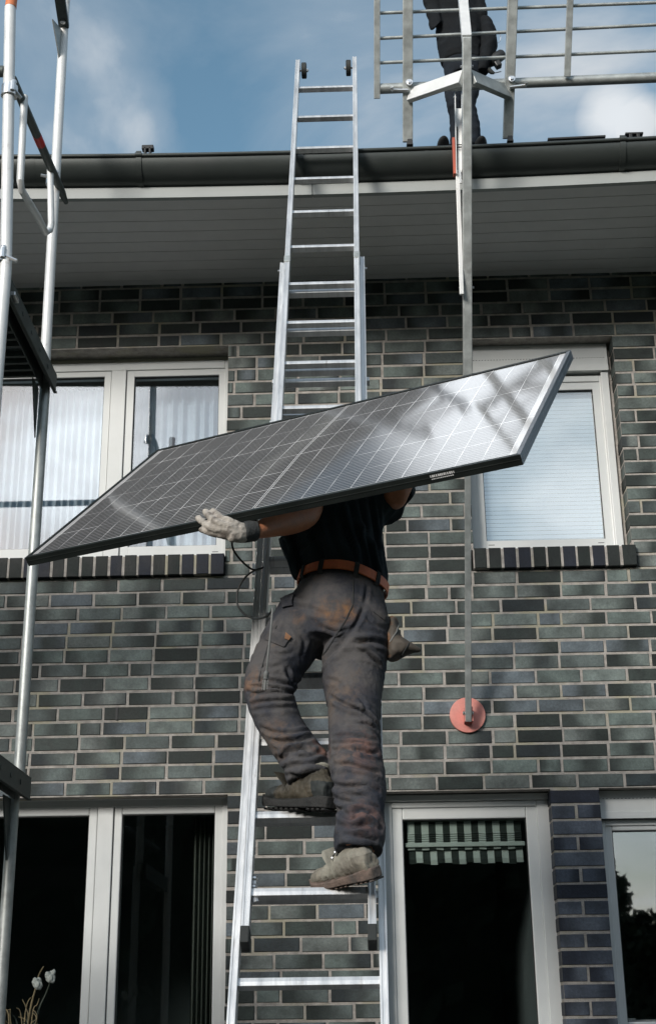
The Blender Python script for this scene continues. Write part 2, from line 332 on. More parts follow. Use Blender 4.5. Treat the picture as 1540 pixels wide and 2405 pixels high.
# bricks
rb = random.Random(11)
V, Fc, T = [], [], []
LIGHT = [(0.122, 0.147, 0.137), (0.108, 0.136, 0.126), (0.104, 0.126, 0.140), (0.138, 0.158, 0.149), (0.090, 0.110, 0.106)]
DARK = [(0.016, 0.022, 0.020), (0.022, 0.029, 0.026), (0.019, 0.025, 0.027), (0.030, 0.038, 0.035)]
BLUE = [(0.092, 0.108, 0.132), (0.078, 0.092, 0.116), (0.064, 0.078, 0.102)]
def lerp(a, b, t): return tuple(x+(y-x)*t for x, y in zip(a, b))
def brick(x0, x1, z0, z1, y0=0.0, y1=0.115, tone=None, segs=4):
    """clinker with eased arrises; the firing tone drifts along its length"""
    e = 0.0022; y0 += rb.uniform(-.0012, .0012)
    j = [rb.uniform(-.0022, .0022) for _ in range(4)]
    x0 += j[0]; x1 += j[1]; z0 += j[2]; z1 += j[3]
    if tone is None:
        k = rb.random()
        a, b = rb.choice(LIGHT), rb.choice(DARK)
        if x0 > .97 and z1 < ZL+.02: a, b = rb.choice(BLUE), (0.015, 0.019, 0.029)    # the pier was laid from a bluer batch
        if k < .27: c = [a, a, a, a, a]; q = rb.uniform(.62, 1.1); c = [tuple(v*q for v in s) for s in c]
        elif k < .44: q = rb.uniform(.8, 1.5); c = [tuple(v*q for v in b)]*5
        else:
            ts = rb.choice([(0, 0, .5, 1, 1), (1, .8, .3, 0, 0), (1, .5, 0, .1, .6), (0, .2, .9, .9, .2), (.0, 0, .1, .5, 1), (1, 1, .7, .2, 0)])
            c = [lerp(a, b, min(1, max(0, t+rb.uniform(-.1, .1)))) for t in ts]
    else: c = [tone]*5
    o = len(V)
    for i in range(5):
        x = x0+e+(x1-x0-2*e)*i/4
        V.append((x, y0, z0+e)); T.append(c[i]); V.append((x, y0, z1-e)); T.append(c[i])
    for i in range(4): Fc.append((o+2*i, o+2*i+2, o+2*i+3, o+2*i+1))
    p = len(V); ed = lambda q: tuple(v*.8 for v in q)
    for (x, z, q) in ((x0, z0, c[0]), (x1, z0, c[4]), (x1, z1, c[4]), (x0, z1, c[0])):
        V.append((x, y0+e, z)); T.append(ed(q))
    for (x, z, q) in ((x0, z0, c[0]), (x1, z0, c[4]), (x1, z1, c[4]), (x0, z1, c[0])):
        V.append((x, y1, z)); T.append(ed(q))
    Fc.append((o, p, p+1, o+8, o+6, o+4, o+2)); Fc.append((o+9, p+2, p+3, o+1, o+3, o+5, o+7))
    Fc.append((o+8, p+1, p+2, o+9)); Fc.append((o+1, p+3, p, o))
    for i in range(4): Fc.append((p+i, p+4+i, p+4+(i+1) % 4, p+(i+1) % 4))
BL, BH_, JT = 0.2375, 0.1135, 0.0155
k0 = int(math.floor((0-jz(0))/PITCH)); k1 = int(math.ceil((ZTOP-jz(0))/PITCH))
prev = 0.0
for k in range(k0, k1):
    za, zb = jz(k)+JT/2, min(jz(k+1)-JT/2, ZTOP)
    zm = (za+zb)/2
    spans = [(XW0, XW1)]
    for (a, b, c, d) in HOLES:
        if c-0.02 < zm < d+0.02:
            ns = []
            for s0, s1 in spans:
                if b <= s0 or a >= s1: ns.append((s0, s1))
                else:
                    if a > s0: ns.append((s0, a))
                    if b < s1: ns.append((b, s1))
            spans = ns
    prev = (prev + rb.choice([.125, .125, .115, .0825, .165])) % (BL+JT)
    for s0, s1 in spans:
        if abs(s0-0.985) < .02 and abs(s1-1.247) < .02:      # the pier: stretcher and two headers by turns
            if k % 2: brick(s0, s1, za, zb, y1=.165)
            else:
                m_ = (s0+s1)/2; brick(s0, m_-JT/2, za, zb, y1=.165); brick(m_+JT/2, s1, za, zb, y1=.165)
            continue
        x = XW0 - prev
        while x < s1:
            w = BL if rb.random() > .10 else BH_
            a, b = x, x+w; x = b+JT
            if b <= s0+.02 or a >= s1-.02: continue
            a, b = max(a, s0), min(b, s1)
            if s1-b < .04 and s1 != XW1: b = s1
            if a-s0 < .04 and s0 != XW0: a = s0
            brick(a, b, za, zb, y1=.165)
def brick_obj(name, parent, mats='brick'):
    me = bpy.data.meshes.new(name); me.from_pydata(V, [], Fc); me.update()
    at_ = me.attributes.new('tone', 'FLOAT_COLOR', 'POINT'); at_.data.foreach_set('color', np.array([(*t, 1) for t in T]).ravel())
    return link(name, me, mats, parent)
wall = brick_obj('brick_wall', house)
# mortar bed 5 mm behind the brick faces, with the openings left out
xs = sorted({XW0, XW1, *[h[0] for h in HOLES], *[h[1] for h in HOLES]}); zs = sorted({0.0, ZTOP, *[h[2] for h in HOLES], *[h[3] for h in HOLES]})
mb = MB(); YM = 0.0055; YB = 0.30
inh = lambda x, z: any(h[0] < x < h[1] and h[2] < z < h[3] for h in HOLES)
for i in range(len(xs)-1):
    for j in range(len(zs)-1):
        xa, xb, za, zb = xs[i], xs[i+1], zs[j], zs[j+1]
        if inh((xa+xb)/2, (za+zb)/2): continue
        mb.add([(xa, YM, za), (xb, YM, za), (xb, YM, zb), (xa, YM, zb)], [(0, 1, 2, 3)])
for (a, b, c, d) in HOLES[:5]:
    a, b, d = a-.003, b+.003, d+.003
    mb.add([(a, YM, c), (a, YB, c), (a, YB, d), (a, YM, d)], [(0, 1, 2, 3)]).add([(b, YM, c), (b, YB, c), (b, YB, d), (b, YM, d)], [(0, 1, 2, 3)])
    mb.add([(a, YM, d), (b, YM, d), (b, YB, d), (a, YB, d)], [(0, 1, 2, 3)])
mb.build('mortar_bed', 'mortar', wall)
c_ = at(275, 1676, 0); MB().box((c_.x-.006, -.0035, c_.z-.036), (c_.x+.006, .02, c_.z+.034)).build('weep_joint', 'gasket', wall)
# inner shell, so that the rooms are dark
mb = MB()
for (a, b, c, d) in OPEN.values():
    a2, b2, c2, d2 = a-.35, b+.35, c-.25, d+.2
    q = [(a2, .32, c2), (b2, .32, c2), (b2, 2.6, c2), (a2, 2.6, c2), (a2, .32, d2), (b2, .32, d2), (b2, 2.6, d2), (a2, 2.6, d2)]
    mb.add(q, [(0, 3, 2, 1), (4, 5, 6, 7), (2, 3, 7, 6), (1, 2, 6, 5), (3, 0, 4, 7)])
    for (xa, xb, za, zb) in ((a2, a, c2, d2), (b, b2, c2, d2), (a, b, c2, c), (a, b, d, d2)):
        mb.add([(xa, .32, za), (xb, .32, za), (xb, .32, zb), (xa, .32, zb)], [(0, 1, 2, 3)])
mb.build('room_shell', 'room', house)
# gable ends and back so the house is a closed body
MB().box((XW0, .31, 0), (XW0+.02, 6, ZTOP)).box((XW1-.02, .31, 0), (XW1, 6, ZTOP)).box((XW0, 6, 0), (XW1, 6.1, ZTOP)).build('side_wall', 'mortar', house)

# brick-on-edge sills
for (xa, xb) in ((-2.62, -0.792), (0.632, 1.560)):
    V, Fc, T = [], [], []
    n = int(round((xb-xa)/.0835)); w = (xb-xa)/n
    for i in range(n):
        t = rb.choice([(0.009, 0.013, 0.012), (0.012, 0.016, 0.015), (0.011, 0.014, 0.022), (0.014, 0.018, 0.017)])
        brick(xa+i*w+.007, xa+(i+1)*w-.007 if i < n-1 else xb, ZS0+.004, ZS1, y0=-.032, y1=.16, tone=t)
    s = brick_obj('brick_sill', house)
    MB().box((xa+.004, -.029, ZS0+.006), (xb-.006, .16, ZS1-.006)).build('sill_mortar', 'mortar', s)

# soffit, fascia, gutter (the eaves dip a little between the brackets)
def sag(x): return -0.016 + 0.0085*(x+0.15)**2
YE = -0.945
XS = [XW0-.3+i*(XW1-XW0+.6)/40 for i in range(41)]
ZSF = Z+4.378
mb = MB(); nb = 9; bw = (0.06-YE)/nb
prof = []
for i in range(nb):
    y = YE+i*bw
    prof += [(y, 0), (y+bw-.006, 0), (y+bw-.005, .008), (y+bw-.001, .008)]
prof.append((.06, 0))
for x in XS:
    for (y, z) in prof: mb.v.append((x, y, ZSF+z+sag(x)*max(0, -y)))
m_ = len(prof)
for i in range(len(XS)-1):
    for j in range(m_-1): mb.f.append((i*m_+j, i*m_+j+1, (i+1)*m_+j+1, (i+1)*m_+j)); mb.mi.append(0)
mb.build('soffit', 'soffit', house)
def sweep(profile, name, mats, parent, xs=XS, smooth=True):
    mb = MB(); n = len(profile)
    for x in xs:
        for (y, z) in profile: mb.v.append((x, y, z+sag(x)))
    for i in range(len(xs)-1):
        for j in range(n): mb.f.append((i*n+j, i*n+(j+1) % n, (i+1)*n+(j+1) % n, (i+1)*n+j)); mb.mi.append(0)
    mb.f.append(tuple(range(n))); mb.mi.append(0); mb.f.append(tuple((len(xs)-1)*n+j for j in range(n))); mb.mi.append(0)
    return mb.build(name, mats, parent, smooth=smooth)
for xa, xb in ((XS[0], -0.232), (-0.228, XS[-1])):
    sweep([(YE-.082, ZSF-.040), (YE-.060, ZSF-.040), (YE-.060, ZSF-.006), (YE+.004, ZSF-.004), (YE+.004, ZSF+.026), (YE-.082, ZSF+.026)], 'fascia_board', 'fascia', house, [xa+(xb-xa)*i/24 for i in range(25)], False)
GR = 0.122; GY = -1.020; GZ = Z+4.535
pr = [(GY+GR*math.cos(a), GZ+GR*math.sin(a)) for a in [math.pi+math.pi*i/22 for i in range(23)]]
pr += [(GY+(GR-.003)*math.cos(a), GZ+(GR-.003)*math.sin(a)) for a in [2*math.pi-math.pi*i/22 for i in range(23)]]
gut = sweep(pr, 'gutter', 'zinc', house)
sweep([(GY-GR-.004+.011*math.cos(a), GZ-.002+.011*math.sin(a)) for a in [2*math.pi*i/12 for i in range(12)]], 'gutter_bead', 'zinc', gut)
def bracket(px, py):
    x = at(px, py, GY-GR).x; mb = MB(); n = 16
    for i in range(n+1):
        a = math.pi*.93+math.pi*1.05*i/n
        for dx in (-.015, .015):
            for rr in (GR+.001, GR+.006): mb.v.append((x+dx, GY+rr*math.cos(a), GZ+sag(x)+rr*math.sin(a)))
    for i in range(n):
        o = i*4
        for a, b in ((0, 1), (1, 3), (3, 2), (2, 0)): mb.f.append((o+a, o+b, o+4+b, o+4+a)); mb.mi.append(0)
    mb.tube([(x-.018, GY-GR-.006, GZ+sag(x)), (x+.018, GY-GR-.006, GZ+sag(x))], .014, 10)
    return mb.build('gutter_bracket', 'zinc', gut, smooth=True)
for p in ((326, 365), (705, 360), (1462, 335)): bracket(*p)
for px in (72, 1000):   # soldered seams
    x = at(px, 390, GY-GR).x
    pr2 = [(GY+(GR+.0015)*math.cos(a), GZ+(GR+.0015)*math.sin(a)) for a in [math.pi+math.pi*i/22 for i in range(23)]]
    mb = MB()
    for dx in (-.004, .02):
        for y, z in pr2: mb.v.append((x+dx, y, z+sag(x)))
    for j in range(22): mb.f.append((j, j+1, 23+j+1, 23+j)); mb.mi.append(0)
    mb.build('gutter_seam', 'zinc', gut, smooth=True)
# roof, 25 degrees
RS = math.tan(R_(25)); ZR = GZ+.03
def rz(y): return ZR+(y-(GY+.03))*RS
mb = MB(); ny = 40
rows_ = []
for i in range(ny+1):
    y = GY+.03+i*.21
    rows_ += [(y, rz(y)), (y+.206, rz(y+.206)-.02)]
for x in (XW0-.35, XW1+.35):
    for y, z in rows_: mb.v.append((x, y, z))
m_ = len(rows_)
for j in range(m_-1): mb.f.append((j, j+1, m_+j+1, m_+j)); mb.mi.append(0)
yr = rows_[-1][0]; zr = rows_[-1][1]
mb.add([(XW0-.35, yr, zr), (XW1+.35, yr, zr), (XW1+.35, yr+6, zr-2.8), (XW0-.35, yr+6, zr-2.8)], [(0, 1, 2, 3)])
roof = mb.build('roof', 'roof_tile', house)
def clip(px, py, w, h, Y):
    c = at(px, py, Y)
    MB().box((c.x-w/2, Y-.02, c.z-h*.35), (c.x+w/2, Y+.02, c.z+h*.35)).box((c.x-w*.3, Y-.02, rz(Y)-.02), (c.x-w*.12, Y+.02, c.z)).box((c.x+w*.12, Y-.02, rz(Y)-.02), (c.x+w*.3, Y+.02, c.z)).tube([(c.x, Y, c.z+h*.3), (c.x, Y, c.z+h*.6)], .008, 8).build('panel_clamp', 'black_plastic', roof, bevel=.003)
clip(348, 349, .066, .036, -1.0); clip(1487, 317, .10, .016, -1.0)
a = at(1285, 329, -1.0); b = at(1420, 322.5, -1.0)
MB().beam(a, b, .03, .010, (0, 1, 0)).box((a.x+.1, -1.0, rz(-.98)-.02), (a.x+.13, -.96, a.z)).box((b.x-.1, -1.0, rz(-.98)-.02), (b.x-.07, -.96, b.z)).build('mounting_rail', 'black_plastic', roof)

# ---------------------------------------------------------------- windows
YF = 0.135      # face of the frames
def frame_rect(mb, x0, x1, z0, z1, w, y0, y1, top=None, bot=None, mi=0):
    wl, wr = w if hasattr(w, '__len__') else (w, w); t = top if top is not None else wl; bt = bot if bot is not None else wl
    mb.box((x0, y0, z0), (x0+wl, y1, z1), mi).box((x1-wr, y0, z0), (x1, y1, z1), mi)
    mb.box((x0+wl, y0, z1-t), (x1-wr, y1, z1), mi).box((x0+wl, y0, z0), (x1-wr, y1, z0+bt), mi)
def sash(win, x0, x1, z0, z1, w, y0, bot=None, top=None, slots=(), gm='glass'):
    wl, wr = w if hasattr(w, '__len__') else (w, w); bt = bot or wl; tp = top or wl
    mb = MB(); frame_rect(mb, x0, x1, z0, z1, (wl, wr), y0, y0+.07, top=tp, bot=bt)
    for x in slots: mb.box((x-.018, y0-.0015, z0+.03), (x+.018, y0+.001, z0+.034), 1)
    s = mb.build('sash', ['pvc', 'gasket'], win, bevel=.006)
    gx0, gx1, gz0, gz1 = x0+wl, x1-wr, z0+bt, z1-tp
    mb = MB(); frame_rect(mb, gx0-.002, gx1+.002, gz0-.002, gz1+.002, .006, y0+.010, y0+.03); mb.build('gasket', 'gasket', s)
    MB().box((gx0-.004, y0+.022, gz0-.004), (gx1+.004, y0+.028, gz1+.004)).build('pane', gm, s)
    return (gx0, gx1, gz0, gz1)
def X(px, py, Y=YF): return at(px, py, Y).x
def Zp(px, py, Y=YF): return at(px, py, Y).z

# upper left: wide pane, post, narrow pane
a, b, c, d = OPEN['ul']
win = MB(); xr = b+.001
zt = Zp(535, 845)
win.box((a, YF, c), (xr, YF+.012, c+.02)); frame_rect(win, a, xr, c, zt, (.06, .034), YF, YF+.08, top=.055, bot=.045)
p0, p1 = X(257, 1000), X(292, 1000); win.box((p0, YF-.0025, c+.045), (p1, YF+.08, zt-.055))
w_ul = win.build('window', 'pvc', house, bevel=.004)
MB().box((a, YF+.02, zt+.002), (xr, YF+.09, d)).build('head_strip', 'pvc_grey', w_ul)
GUL1 = sash(w_ul, p1+.004, xr-.030, c+.040, zt-.050, (.046, .040), YF+.010, bot=.075, slots=(X(505, 1300),))
GUL0 = sash(w_ul, a+.055, p0-.004, c+.040, zt-.050, (.040, .040), YF+.010, bot=.075, slots=(X(262-140, 1300), ))
# upper right: one pane under a roller-shutter box
a, b, c, d = OPEN['ur']
win = MB(); xl, xr = a, X(1437, 1000); zt = Zp(1300, 884)
frame_rect(win, xl, xr, c, zt, (.045, .055), YF, YF+.08, top=.04, bot=.05)
w_ur = win.build('window', 'pvc', house, bevel=.004)
z_bt = Zp(1300, 878)
sb = MB().box((xl, YF-.035, z_bt), (xr, YF+.1, d)).box((xl, YF-.042, z_bt-.002), (xr, YF-.036, z_bt+.035))
for i in range(48): x = xl+.01+i*(xr-xl-.02)/48; sb.box((x, YF-.0365, z_bt+.085), (x+.009, YF-.034, z_bt+.088), 1)
sb.build('shutter_box', ['pvc', 'gasket'], w_ur, bevel=.003)
for x in (xl+.001, xr-.046): MB().box((x, YF-.022, c+.012), (x+.045, YF-.001, z_bt)).build('guide_rail', 'pvc', w_ur, bevel=.003)
GUR = sash(w_ur, xl+.040, xr-.050, c+.045, zt-.036, (.052, .048), YF+.010, bot=.058, slots=(X(1154, 1280), X(1412, 1280)))
MB().box((xr+.001, YF, c), (b+.002, YF+.08, d)).build('jamb_filler', 'mortar', w_ur)
# lower left: garden door pair
a, b, c, d = OPEN['ll']
xr = b+.001; zt = Zp(300, 1876)
win = MB(); frame_rect(win, a, xr, c, zt, (.06, .042), YF, YF+.08, top=.045, bot=.06)
p0, p1 = X(222, 2100), X(259, 2100); win.box((p0, YF-.0025, c+.06), (p1, YF+.08, zt-.045))
w_ll = win.build('door_window', 'pvc', house, bevel=.004)
MB().box((a, YF-.012, zt+.002), (xr, YF+.07, d)).build('head_strip', 'pvc', w_ll, bevel=.003)
GLL1 = sash(w_ll, p1+.004, xr-.038, c+.055, zt-.040, (.044, .046), YF+.010, gm='glass_low')
GLL0 = sash(w_ll, a+.055, p0-.004, c+.055, zt-.040, (.046, .046), YF+.010, gm='glass_low')
# lower right: terrace door
a, b, c, d = OPEN['lr']
xl, xr = a, X(1290, 1900)+.003; zt = Zp(1090, 1882)
win = MB(); frame_rect(win, xl, xr, c, zt, (.075, .075), YF, YF+.08, top=.03, bot=.06)
w_lr = win.build('terrace_door', 'pvc', house, bevel=.004)
MB().box((xl, YF-.02, zt+.002), (xr, YF+.07, zt+.036)).box((xl, YF+.006, zt+.036), (xr, YF+.07, d)).build('head_strip', 'pvc', w_lr, bevel=.004)
MB().box((xr+.001, YF, c), (b+.002, YF+.08, d)).build('jamb_filler', 'mortar', w_lr)
GLR = sash(w_lr, xl+.070, xr-.070, c+.055, zt-.026, (.064, .064), YF+.012, top=.066, gm='glass_low')
# lower far right window with its own shutter box
a, b, c, d = OPEN['lw']
win = MB(); frame_rect(win, a+.001, b, c, Zp(1450, 1926), .04, YF, YF+.08, top=.03)
w_lw = win.build('window', 'pvc', house, bevel=.004)
zq = Zp(1450, 1924); sb = MB().box((a+.001, YF-.035, zq), (b, YF+.1, d)).box((a+.001, YF-.042, zq-.002), (b, YF-.036, zq+.035))
for i in range(50): x = a+.01+i*(b-a-.02)/50; sb.box((x, YF-.0365, zq+.105), (x+.010, YF-.034, zq+.108), 1)
sb.build('shutter_box', ['pvc', 'gasket'], w_lw, bevel=.003)
GLW = sash(w_lw, a+.036, b-.036, c+.036, zq-.02, (.040, .040), YF+.010)

# curtains and blinds hanging inside the panes
def curtain(x0, x1, z0, z1, y, name, label, m, waves=11, amp=.022, seed=1, cat='curtain'):
    n = waves*10; mb = MB(); rr = random.Random(seed); ph = [rr.uniform(-.5, .5) for _ in range(waves+2)]
    for i in range(n+1):
        t = i/n; k = t*waves; p = ph[int(k)]*(1-k % 1)+ph[int(k)+1]*(k % 1)
        yy = y+amp*math.sin(2*math.pi*k+p*2)
        for z in (z0, z1): mb.v.append((x0+(x1-x0)*t, yy, z))
    for i in range(n): mb.f.append((2*i, 2*i+2, 2*i+3, 2*i+1)); mb.mi.append(0)
    o = mb.build(name, m, None, smooth=True)
    return tag(o, label, cat)
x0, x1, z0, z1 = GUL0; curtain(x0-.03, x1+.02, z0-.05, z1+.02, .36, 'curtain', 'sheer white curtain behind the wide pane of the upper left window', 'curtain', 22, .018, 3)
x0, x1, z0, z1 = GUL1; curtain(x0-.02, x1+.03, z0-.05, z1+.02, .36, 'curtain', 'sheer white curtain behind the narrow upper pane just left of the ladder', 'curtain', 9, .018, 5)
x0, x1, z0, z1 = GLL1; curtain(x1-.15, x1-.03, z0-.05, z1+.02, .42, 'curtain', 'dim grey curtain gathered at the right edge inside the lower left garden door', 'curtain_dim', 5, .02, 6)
x0, x1, z0, z1 = GUR
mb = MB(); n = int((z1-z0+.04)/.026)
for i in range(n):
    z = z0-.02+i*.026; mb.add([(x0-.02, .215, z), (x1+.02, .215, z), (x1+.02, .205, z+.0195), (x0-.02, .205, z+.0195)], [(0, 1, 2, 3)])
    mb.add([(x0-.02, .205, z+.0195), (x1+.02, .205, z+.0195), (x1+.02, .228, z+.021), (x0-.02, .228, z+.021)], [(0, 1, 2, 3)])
    mb.add([(x0-.02, .228, z+.021), (x1+.02, .228, z+.021), (x1+.02, .228, z+.026), (x0-.02, .228, z+.026)], [(0, 1, 2, 3)], 1)  # dark strip painted as the shade between slats
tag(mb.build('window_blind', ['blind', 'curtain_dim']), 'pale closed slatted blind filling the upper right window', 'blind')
x0, x1, z0, z1 = GLR     # gathered striped cafe blind, white rod, frill below
zr0 = Zp(1090, 1984, .20); zr1 = Zp(1090, 1998, .20)
cb = thing('cafe_blind', 'green and white striped gathered blind at the top of the terrace door', 'blind', ((x0+x1)/2, .20, zr0))
zb = [zr1+.012+i*.0125 for i in range(8)]
mb = MB(); n = 16; wst = (x1-x0-.05)/n
zz_top = Zp(1090, 1929, .20)
for i in range(n):
    xa = x0+.025+i*wst; xb_ = xa+wst; mi = 1 if i % 2 else 0
    zz = zr1+.004
    while zz < zr1+(zz_top-zr1)*.62:
        h = .0118; rr = .008
        vs = []
        for q in range(7):
            t = math.pi*q/6; vs += [(xa, .20-rr*math.sin(t), zz+h/2-h/2*math.cos(t)+.002*math.sin(i*2.1)), (xb_, .20-rr*math.sin(t), zz+h/2-h/2*math.cos(t)+.002*math.sin(i*2.1+2))]
        mb.add(vs, [(2*q, 2*q+1, 2*q+3, 2*q+2) for q in range(6)], mi); zz += h
    mb.add([(xa, .205, zz-.004), (xb_, .205, zz-.004), (xb_, .205, zz_top), (xa, .205, zz_top)], [(0, 1, 2, 3)], mi)
mb.build('striped_fabric', ['cafe_white', 'cafe_dark'], cb)
MB().box((x0+.01, .178, zr0-.012), (x1-.01, .196, zr0+.012)).build('rod', 'cafe_white', cb, bevel=.004)
mb = MB(); zf = Zp(1090, 2022, .20)
for i in range(n):
    xa = x0+.03+i*wst; xb_ = xa+wst-.002; mi = 0 if i % 2 else 1; j = .006*math.sin(i*1.7); dz = .012*math.sin(i*.4+.3)
    zt_ = zr0-.016
    mb.add([(xa, .212, zt_), (xb_, .212, zt_), (xb_, .20, zf+j+.012), (xa, .20, zf+j+.012)], [(0, 1, 2, 3)], mi)
    mb.add([(xa, .20, zf+j+.012), (xb_, .20, zf+j+.012), (xb_+.002, .206, zf+j-.012), (xa+.002, .206, zf+j-.012)], [(0, 1, 2, 3)], mi)
mb.build('frill', ['cafe_white', 'cafe_dark'], cb)
MB().box((x0, .196, zz_top), (x1, .226, zz_top+.02)).build('head_rail', 'curtain_dim', cb)
x0, x1, z0, z1 = GLW     # things on the sill inside the far right window
c0 = at(1475, 2398, .34)
fr = thing('picture_frame', 'small pale upright frame leaning inside the lower right window', 'picture frame', (c0.x, .36, c0.z))
p = [at(1437, 2290, .36), at(1456, 2385, .36), at(1440, 2385, .36)]
MB().prism(p, (0, .012, 0)).build('panel', 'cafe_white', fr)
sh = at(1500, 2400, .30)
MB().box((x0-.02, .262, sh.z-.05), (x1+.02, .45, sh.z+.01)).build('window_board', 'pvc', w_lw)
MB().box((sh.x-.1, .29, sh.z+.012), (sh.x-.02, .31, sh.z+.018)).build('stand', 'metal_bright', fr)

# ---------------------------------------------------------------- scaffold on the left
sc = thing('scaffold', 'galvanised tubular scaffold frame standing at the left edge before the house', 'scaffold', (-1.53, -2.0, 0))
YI, YO = -1.50, -2.50; TR = .0255
xi = lambda z: -1.530-.006*(z-Z-3)/1.5
ZB1 = Z+3.03; ZB0 = Z+1.06
# inner standard in three stacked frames
for (x, za, zb_) in ((-1.540, 0.05, ZB0-.02), (-1.524, ZB0-.06, ZB1-.02), (-1.530, ZB1-.05, Z+5.75)):
    p0 = Vector((x, YI, za)); p1 = Vector((x if zb_ < Z+5 else x-.028, YI, zb_))
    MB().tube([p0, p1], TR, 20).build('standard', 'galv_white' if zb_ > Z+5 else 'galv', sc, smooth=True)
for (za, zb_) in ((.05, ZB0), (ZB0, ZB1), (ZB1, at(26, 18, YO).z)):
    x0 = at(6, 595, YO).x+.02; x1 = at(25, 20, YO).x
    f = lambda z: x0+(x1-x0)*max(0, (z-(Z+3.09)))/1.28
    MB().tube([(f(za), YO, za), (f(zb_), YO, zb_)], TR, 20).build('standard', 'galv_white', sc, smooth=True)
top = at(26, 18, YO); MB().tube([top, top+Vector((.004, 0, .2))], TR*1.01, 20).build('painted_top', 'orange_paint', sc, smooth=True)
# guard transom with a red band, clamped between the two standards
pa, pb = at(30, 186, YO+.06), at(146, 448, YI+.05)
pb.z = pa.z+.06
mb = MB().tube([pa, pb], .021, 16).tube([pb, pb+(pb-pa).normalized()*.10], [.021, .012], 16)
gt = mb.build('guard_transom', 'dark_steel', sc, smooth=True)
def onT(px):   # point on that transom seen at photo column px
    lo, hi = 0.0, 1.0
    for _ in range(40):
        m_ = (lo+hi)/2
        if proj(pa.lerp(pb, m_))[0] < px: lo = m_
        else: hi = m_
    return pa.lerp(pb, lo)
a, b = onT(87), onT(97); MB().tube([a, b], .0216, 16).build('red_band', 'red_tape', gt, smooth=True)
q1, q2 = onT(54), onT(125)
l1, l2 = q1+Vector((.012, -.02, .02)), q2+Vector((-.012, -.02, .03))
b1 = at(48, 425, l1.y); b2 = at(117, 540, l2.y)
mid1 = at(50, 445, l1.y+.03)
pts = [l1, l1.lerp(b1, .5), b1, at(52, 447, l1.y+.03), at(64, 470, l1.y+.1).lerp(at(113, 545, l2.y-.06), .5), at(108, 546, l2.y-.05), at(118, 540, l2.y), at(121, 525, l2.y), l2]
MB().tube(pts, .0165, 14).build('guard_loop', 'galv_white', sc, smooth=True)
# deck transom, gusset, deck
def beamT(p, q, h, label):
    d = (q-p)
    mb = MB().box((-.03, 0, -.006), (.03, d.length, 0)).box((.024, 0, -h), (.03, d.length, -.006)).box((-.03, 0, -h), (-.024, d.length, -.006)).box((.018, 0, -h), (.036, d.length, -h+.008))
    for i in range(5): mb.tube([(.0305, .15+i*d.length/6, -h*.5), (.034, .15+i*d.length/6, -h*.5)], .012, 10)
    o = mb.build('deck_transom', 'dark_steel', sc, bevel=.002)
    rot = d.to_track_quat('Y', 'Z').to_matrix().to_4x4()
    o.matrix_basis = wm(sc) @ Matrix.Translation(p-wm(sc).to_translation()) @ rot
    return o
for zq, wdt in ((ZB1, .10), (ZB0, .10)):
    p, q = Vector((-1.50, YO, zq)), Vector((-1.505, YI+.03, zq)); beamT(p, q, wdt, '')
    xg = -1.545
    MB().prism([(xg, YI-.03, zq-.1), (xg, YI-.15, zq-.1), (xg, YI-.03, zq-.36)], (-.006, 0, 0)).build('gusset', 'dark_steel', sc)
    mb = MB()
    for i in range(3):
        y0 = YO+.06+i*.31
        mb.box((-3.9, y0, zq-.03), (-1.55, y0+.295, zq-.015))
        for k in range(4): mb.box((-3.9, y0+.03+k*.07, zq-.055), (-1.55, y0+.05+k*.07, zq-.03))
    mb.build('deck', 'dark_steel', sc)
# top transom and gusset
p = at(118, -20, YO+.45); q = at(151, 62, YI-.01)
p.z = q.z+.02
mb = MB().beam(p, q, .055, .03, (1, 0, 0)); mb.build('top_transom', 'dark_steel', sc, bevel=.003)
mb = MB()
for t in (.25, .9): c = p.lerp(q, t); MB().tube([c+Vector((0, 0, -.022)), c+Vector((0, 0, -.014))], .014, 12).build('bolt', 'metal_bright', sc)
MB().prism([at(125, 45, YI-.16), at(146, 70, YI-.02), at(141, 138, YI-.02)], (-.006, 0, 0)).build('gusset', 'galv', sc)
# couplers
def coupler(c, r=.034, arm=(.1, 0, -.01)):
    c = Vector(c); mb = MB().tube([c+Vector((0, 0, -.026)), c+Vector((0, 0, .026))], r, 14).tube([c+Vector((r*.6, -.02, 0)), c+Vector((r*.6, -.02, 0))+Vector(arm)], .008, 8)
    mb.tube([c+Vector((r*.6, -.03, -.016)), c+Vector((r*.6, -.03, .03))], .011, 8).ball(c+Vector((r*.6, -.02, .035)), .014, 6)
    return mb.build('coupler', 'metal_bright', sc, smooth=True)
coupler((at(124, 424, YI).x, YI, at(124, 424, YI).z), arm=(-.07, -.03, .0))
c = at(8, 605, YO); coupler((-1.50, YO, c.z), arm=(.06, .0, -.03))
coupler((at(22, 420, YO).x-.03, YO, at(22, 215, YO).z), .036, (.03, .03, -.03))
MB().tube([at(21, 398, YO+.03), at(27, 425, YO+.03), at(22, 450, YO+.03)], .012, 8).build('hook', 'galv', sc, smooth=True)
MB().box((-1.53, YO+.10, at(20, 703, YO+.15).z-.01), (-1.45, YO+.17, at(20, 703, YO+.15).z+.01)).build('deck_claw', 'metal_bright', sc, bevel=.003)
# ledgers and a brace of the next bay, off to the left
mb = MB().tube([(-1.55, YO, ZB1+1.0), (-4.1, YO, ZB1+1.0)], TR, 12).tube([(-1.55, YO, ZB1+.5), (-4.1, YO, ZB1+.5)], TR, 12)
mb.build('ledger', 'dark_steel', sc, smooth=True)
MB().tube([(-1.55, YO-.04, ZB0+.2), (-4.0, YO-.04, ZB1-.15)], TR, 12).build('brace', 'dark_steel', sc, smooth=True)
for y in (YI, YO): MB().tube([(-4.1, y, .05), (-4.1, y, Z+5.2)], TR, 12).build('standard', 'galv', sc, smooth=True)

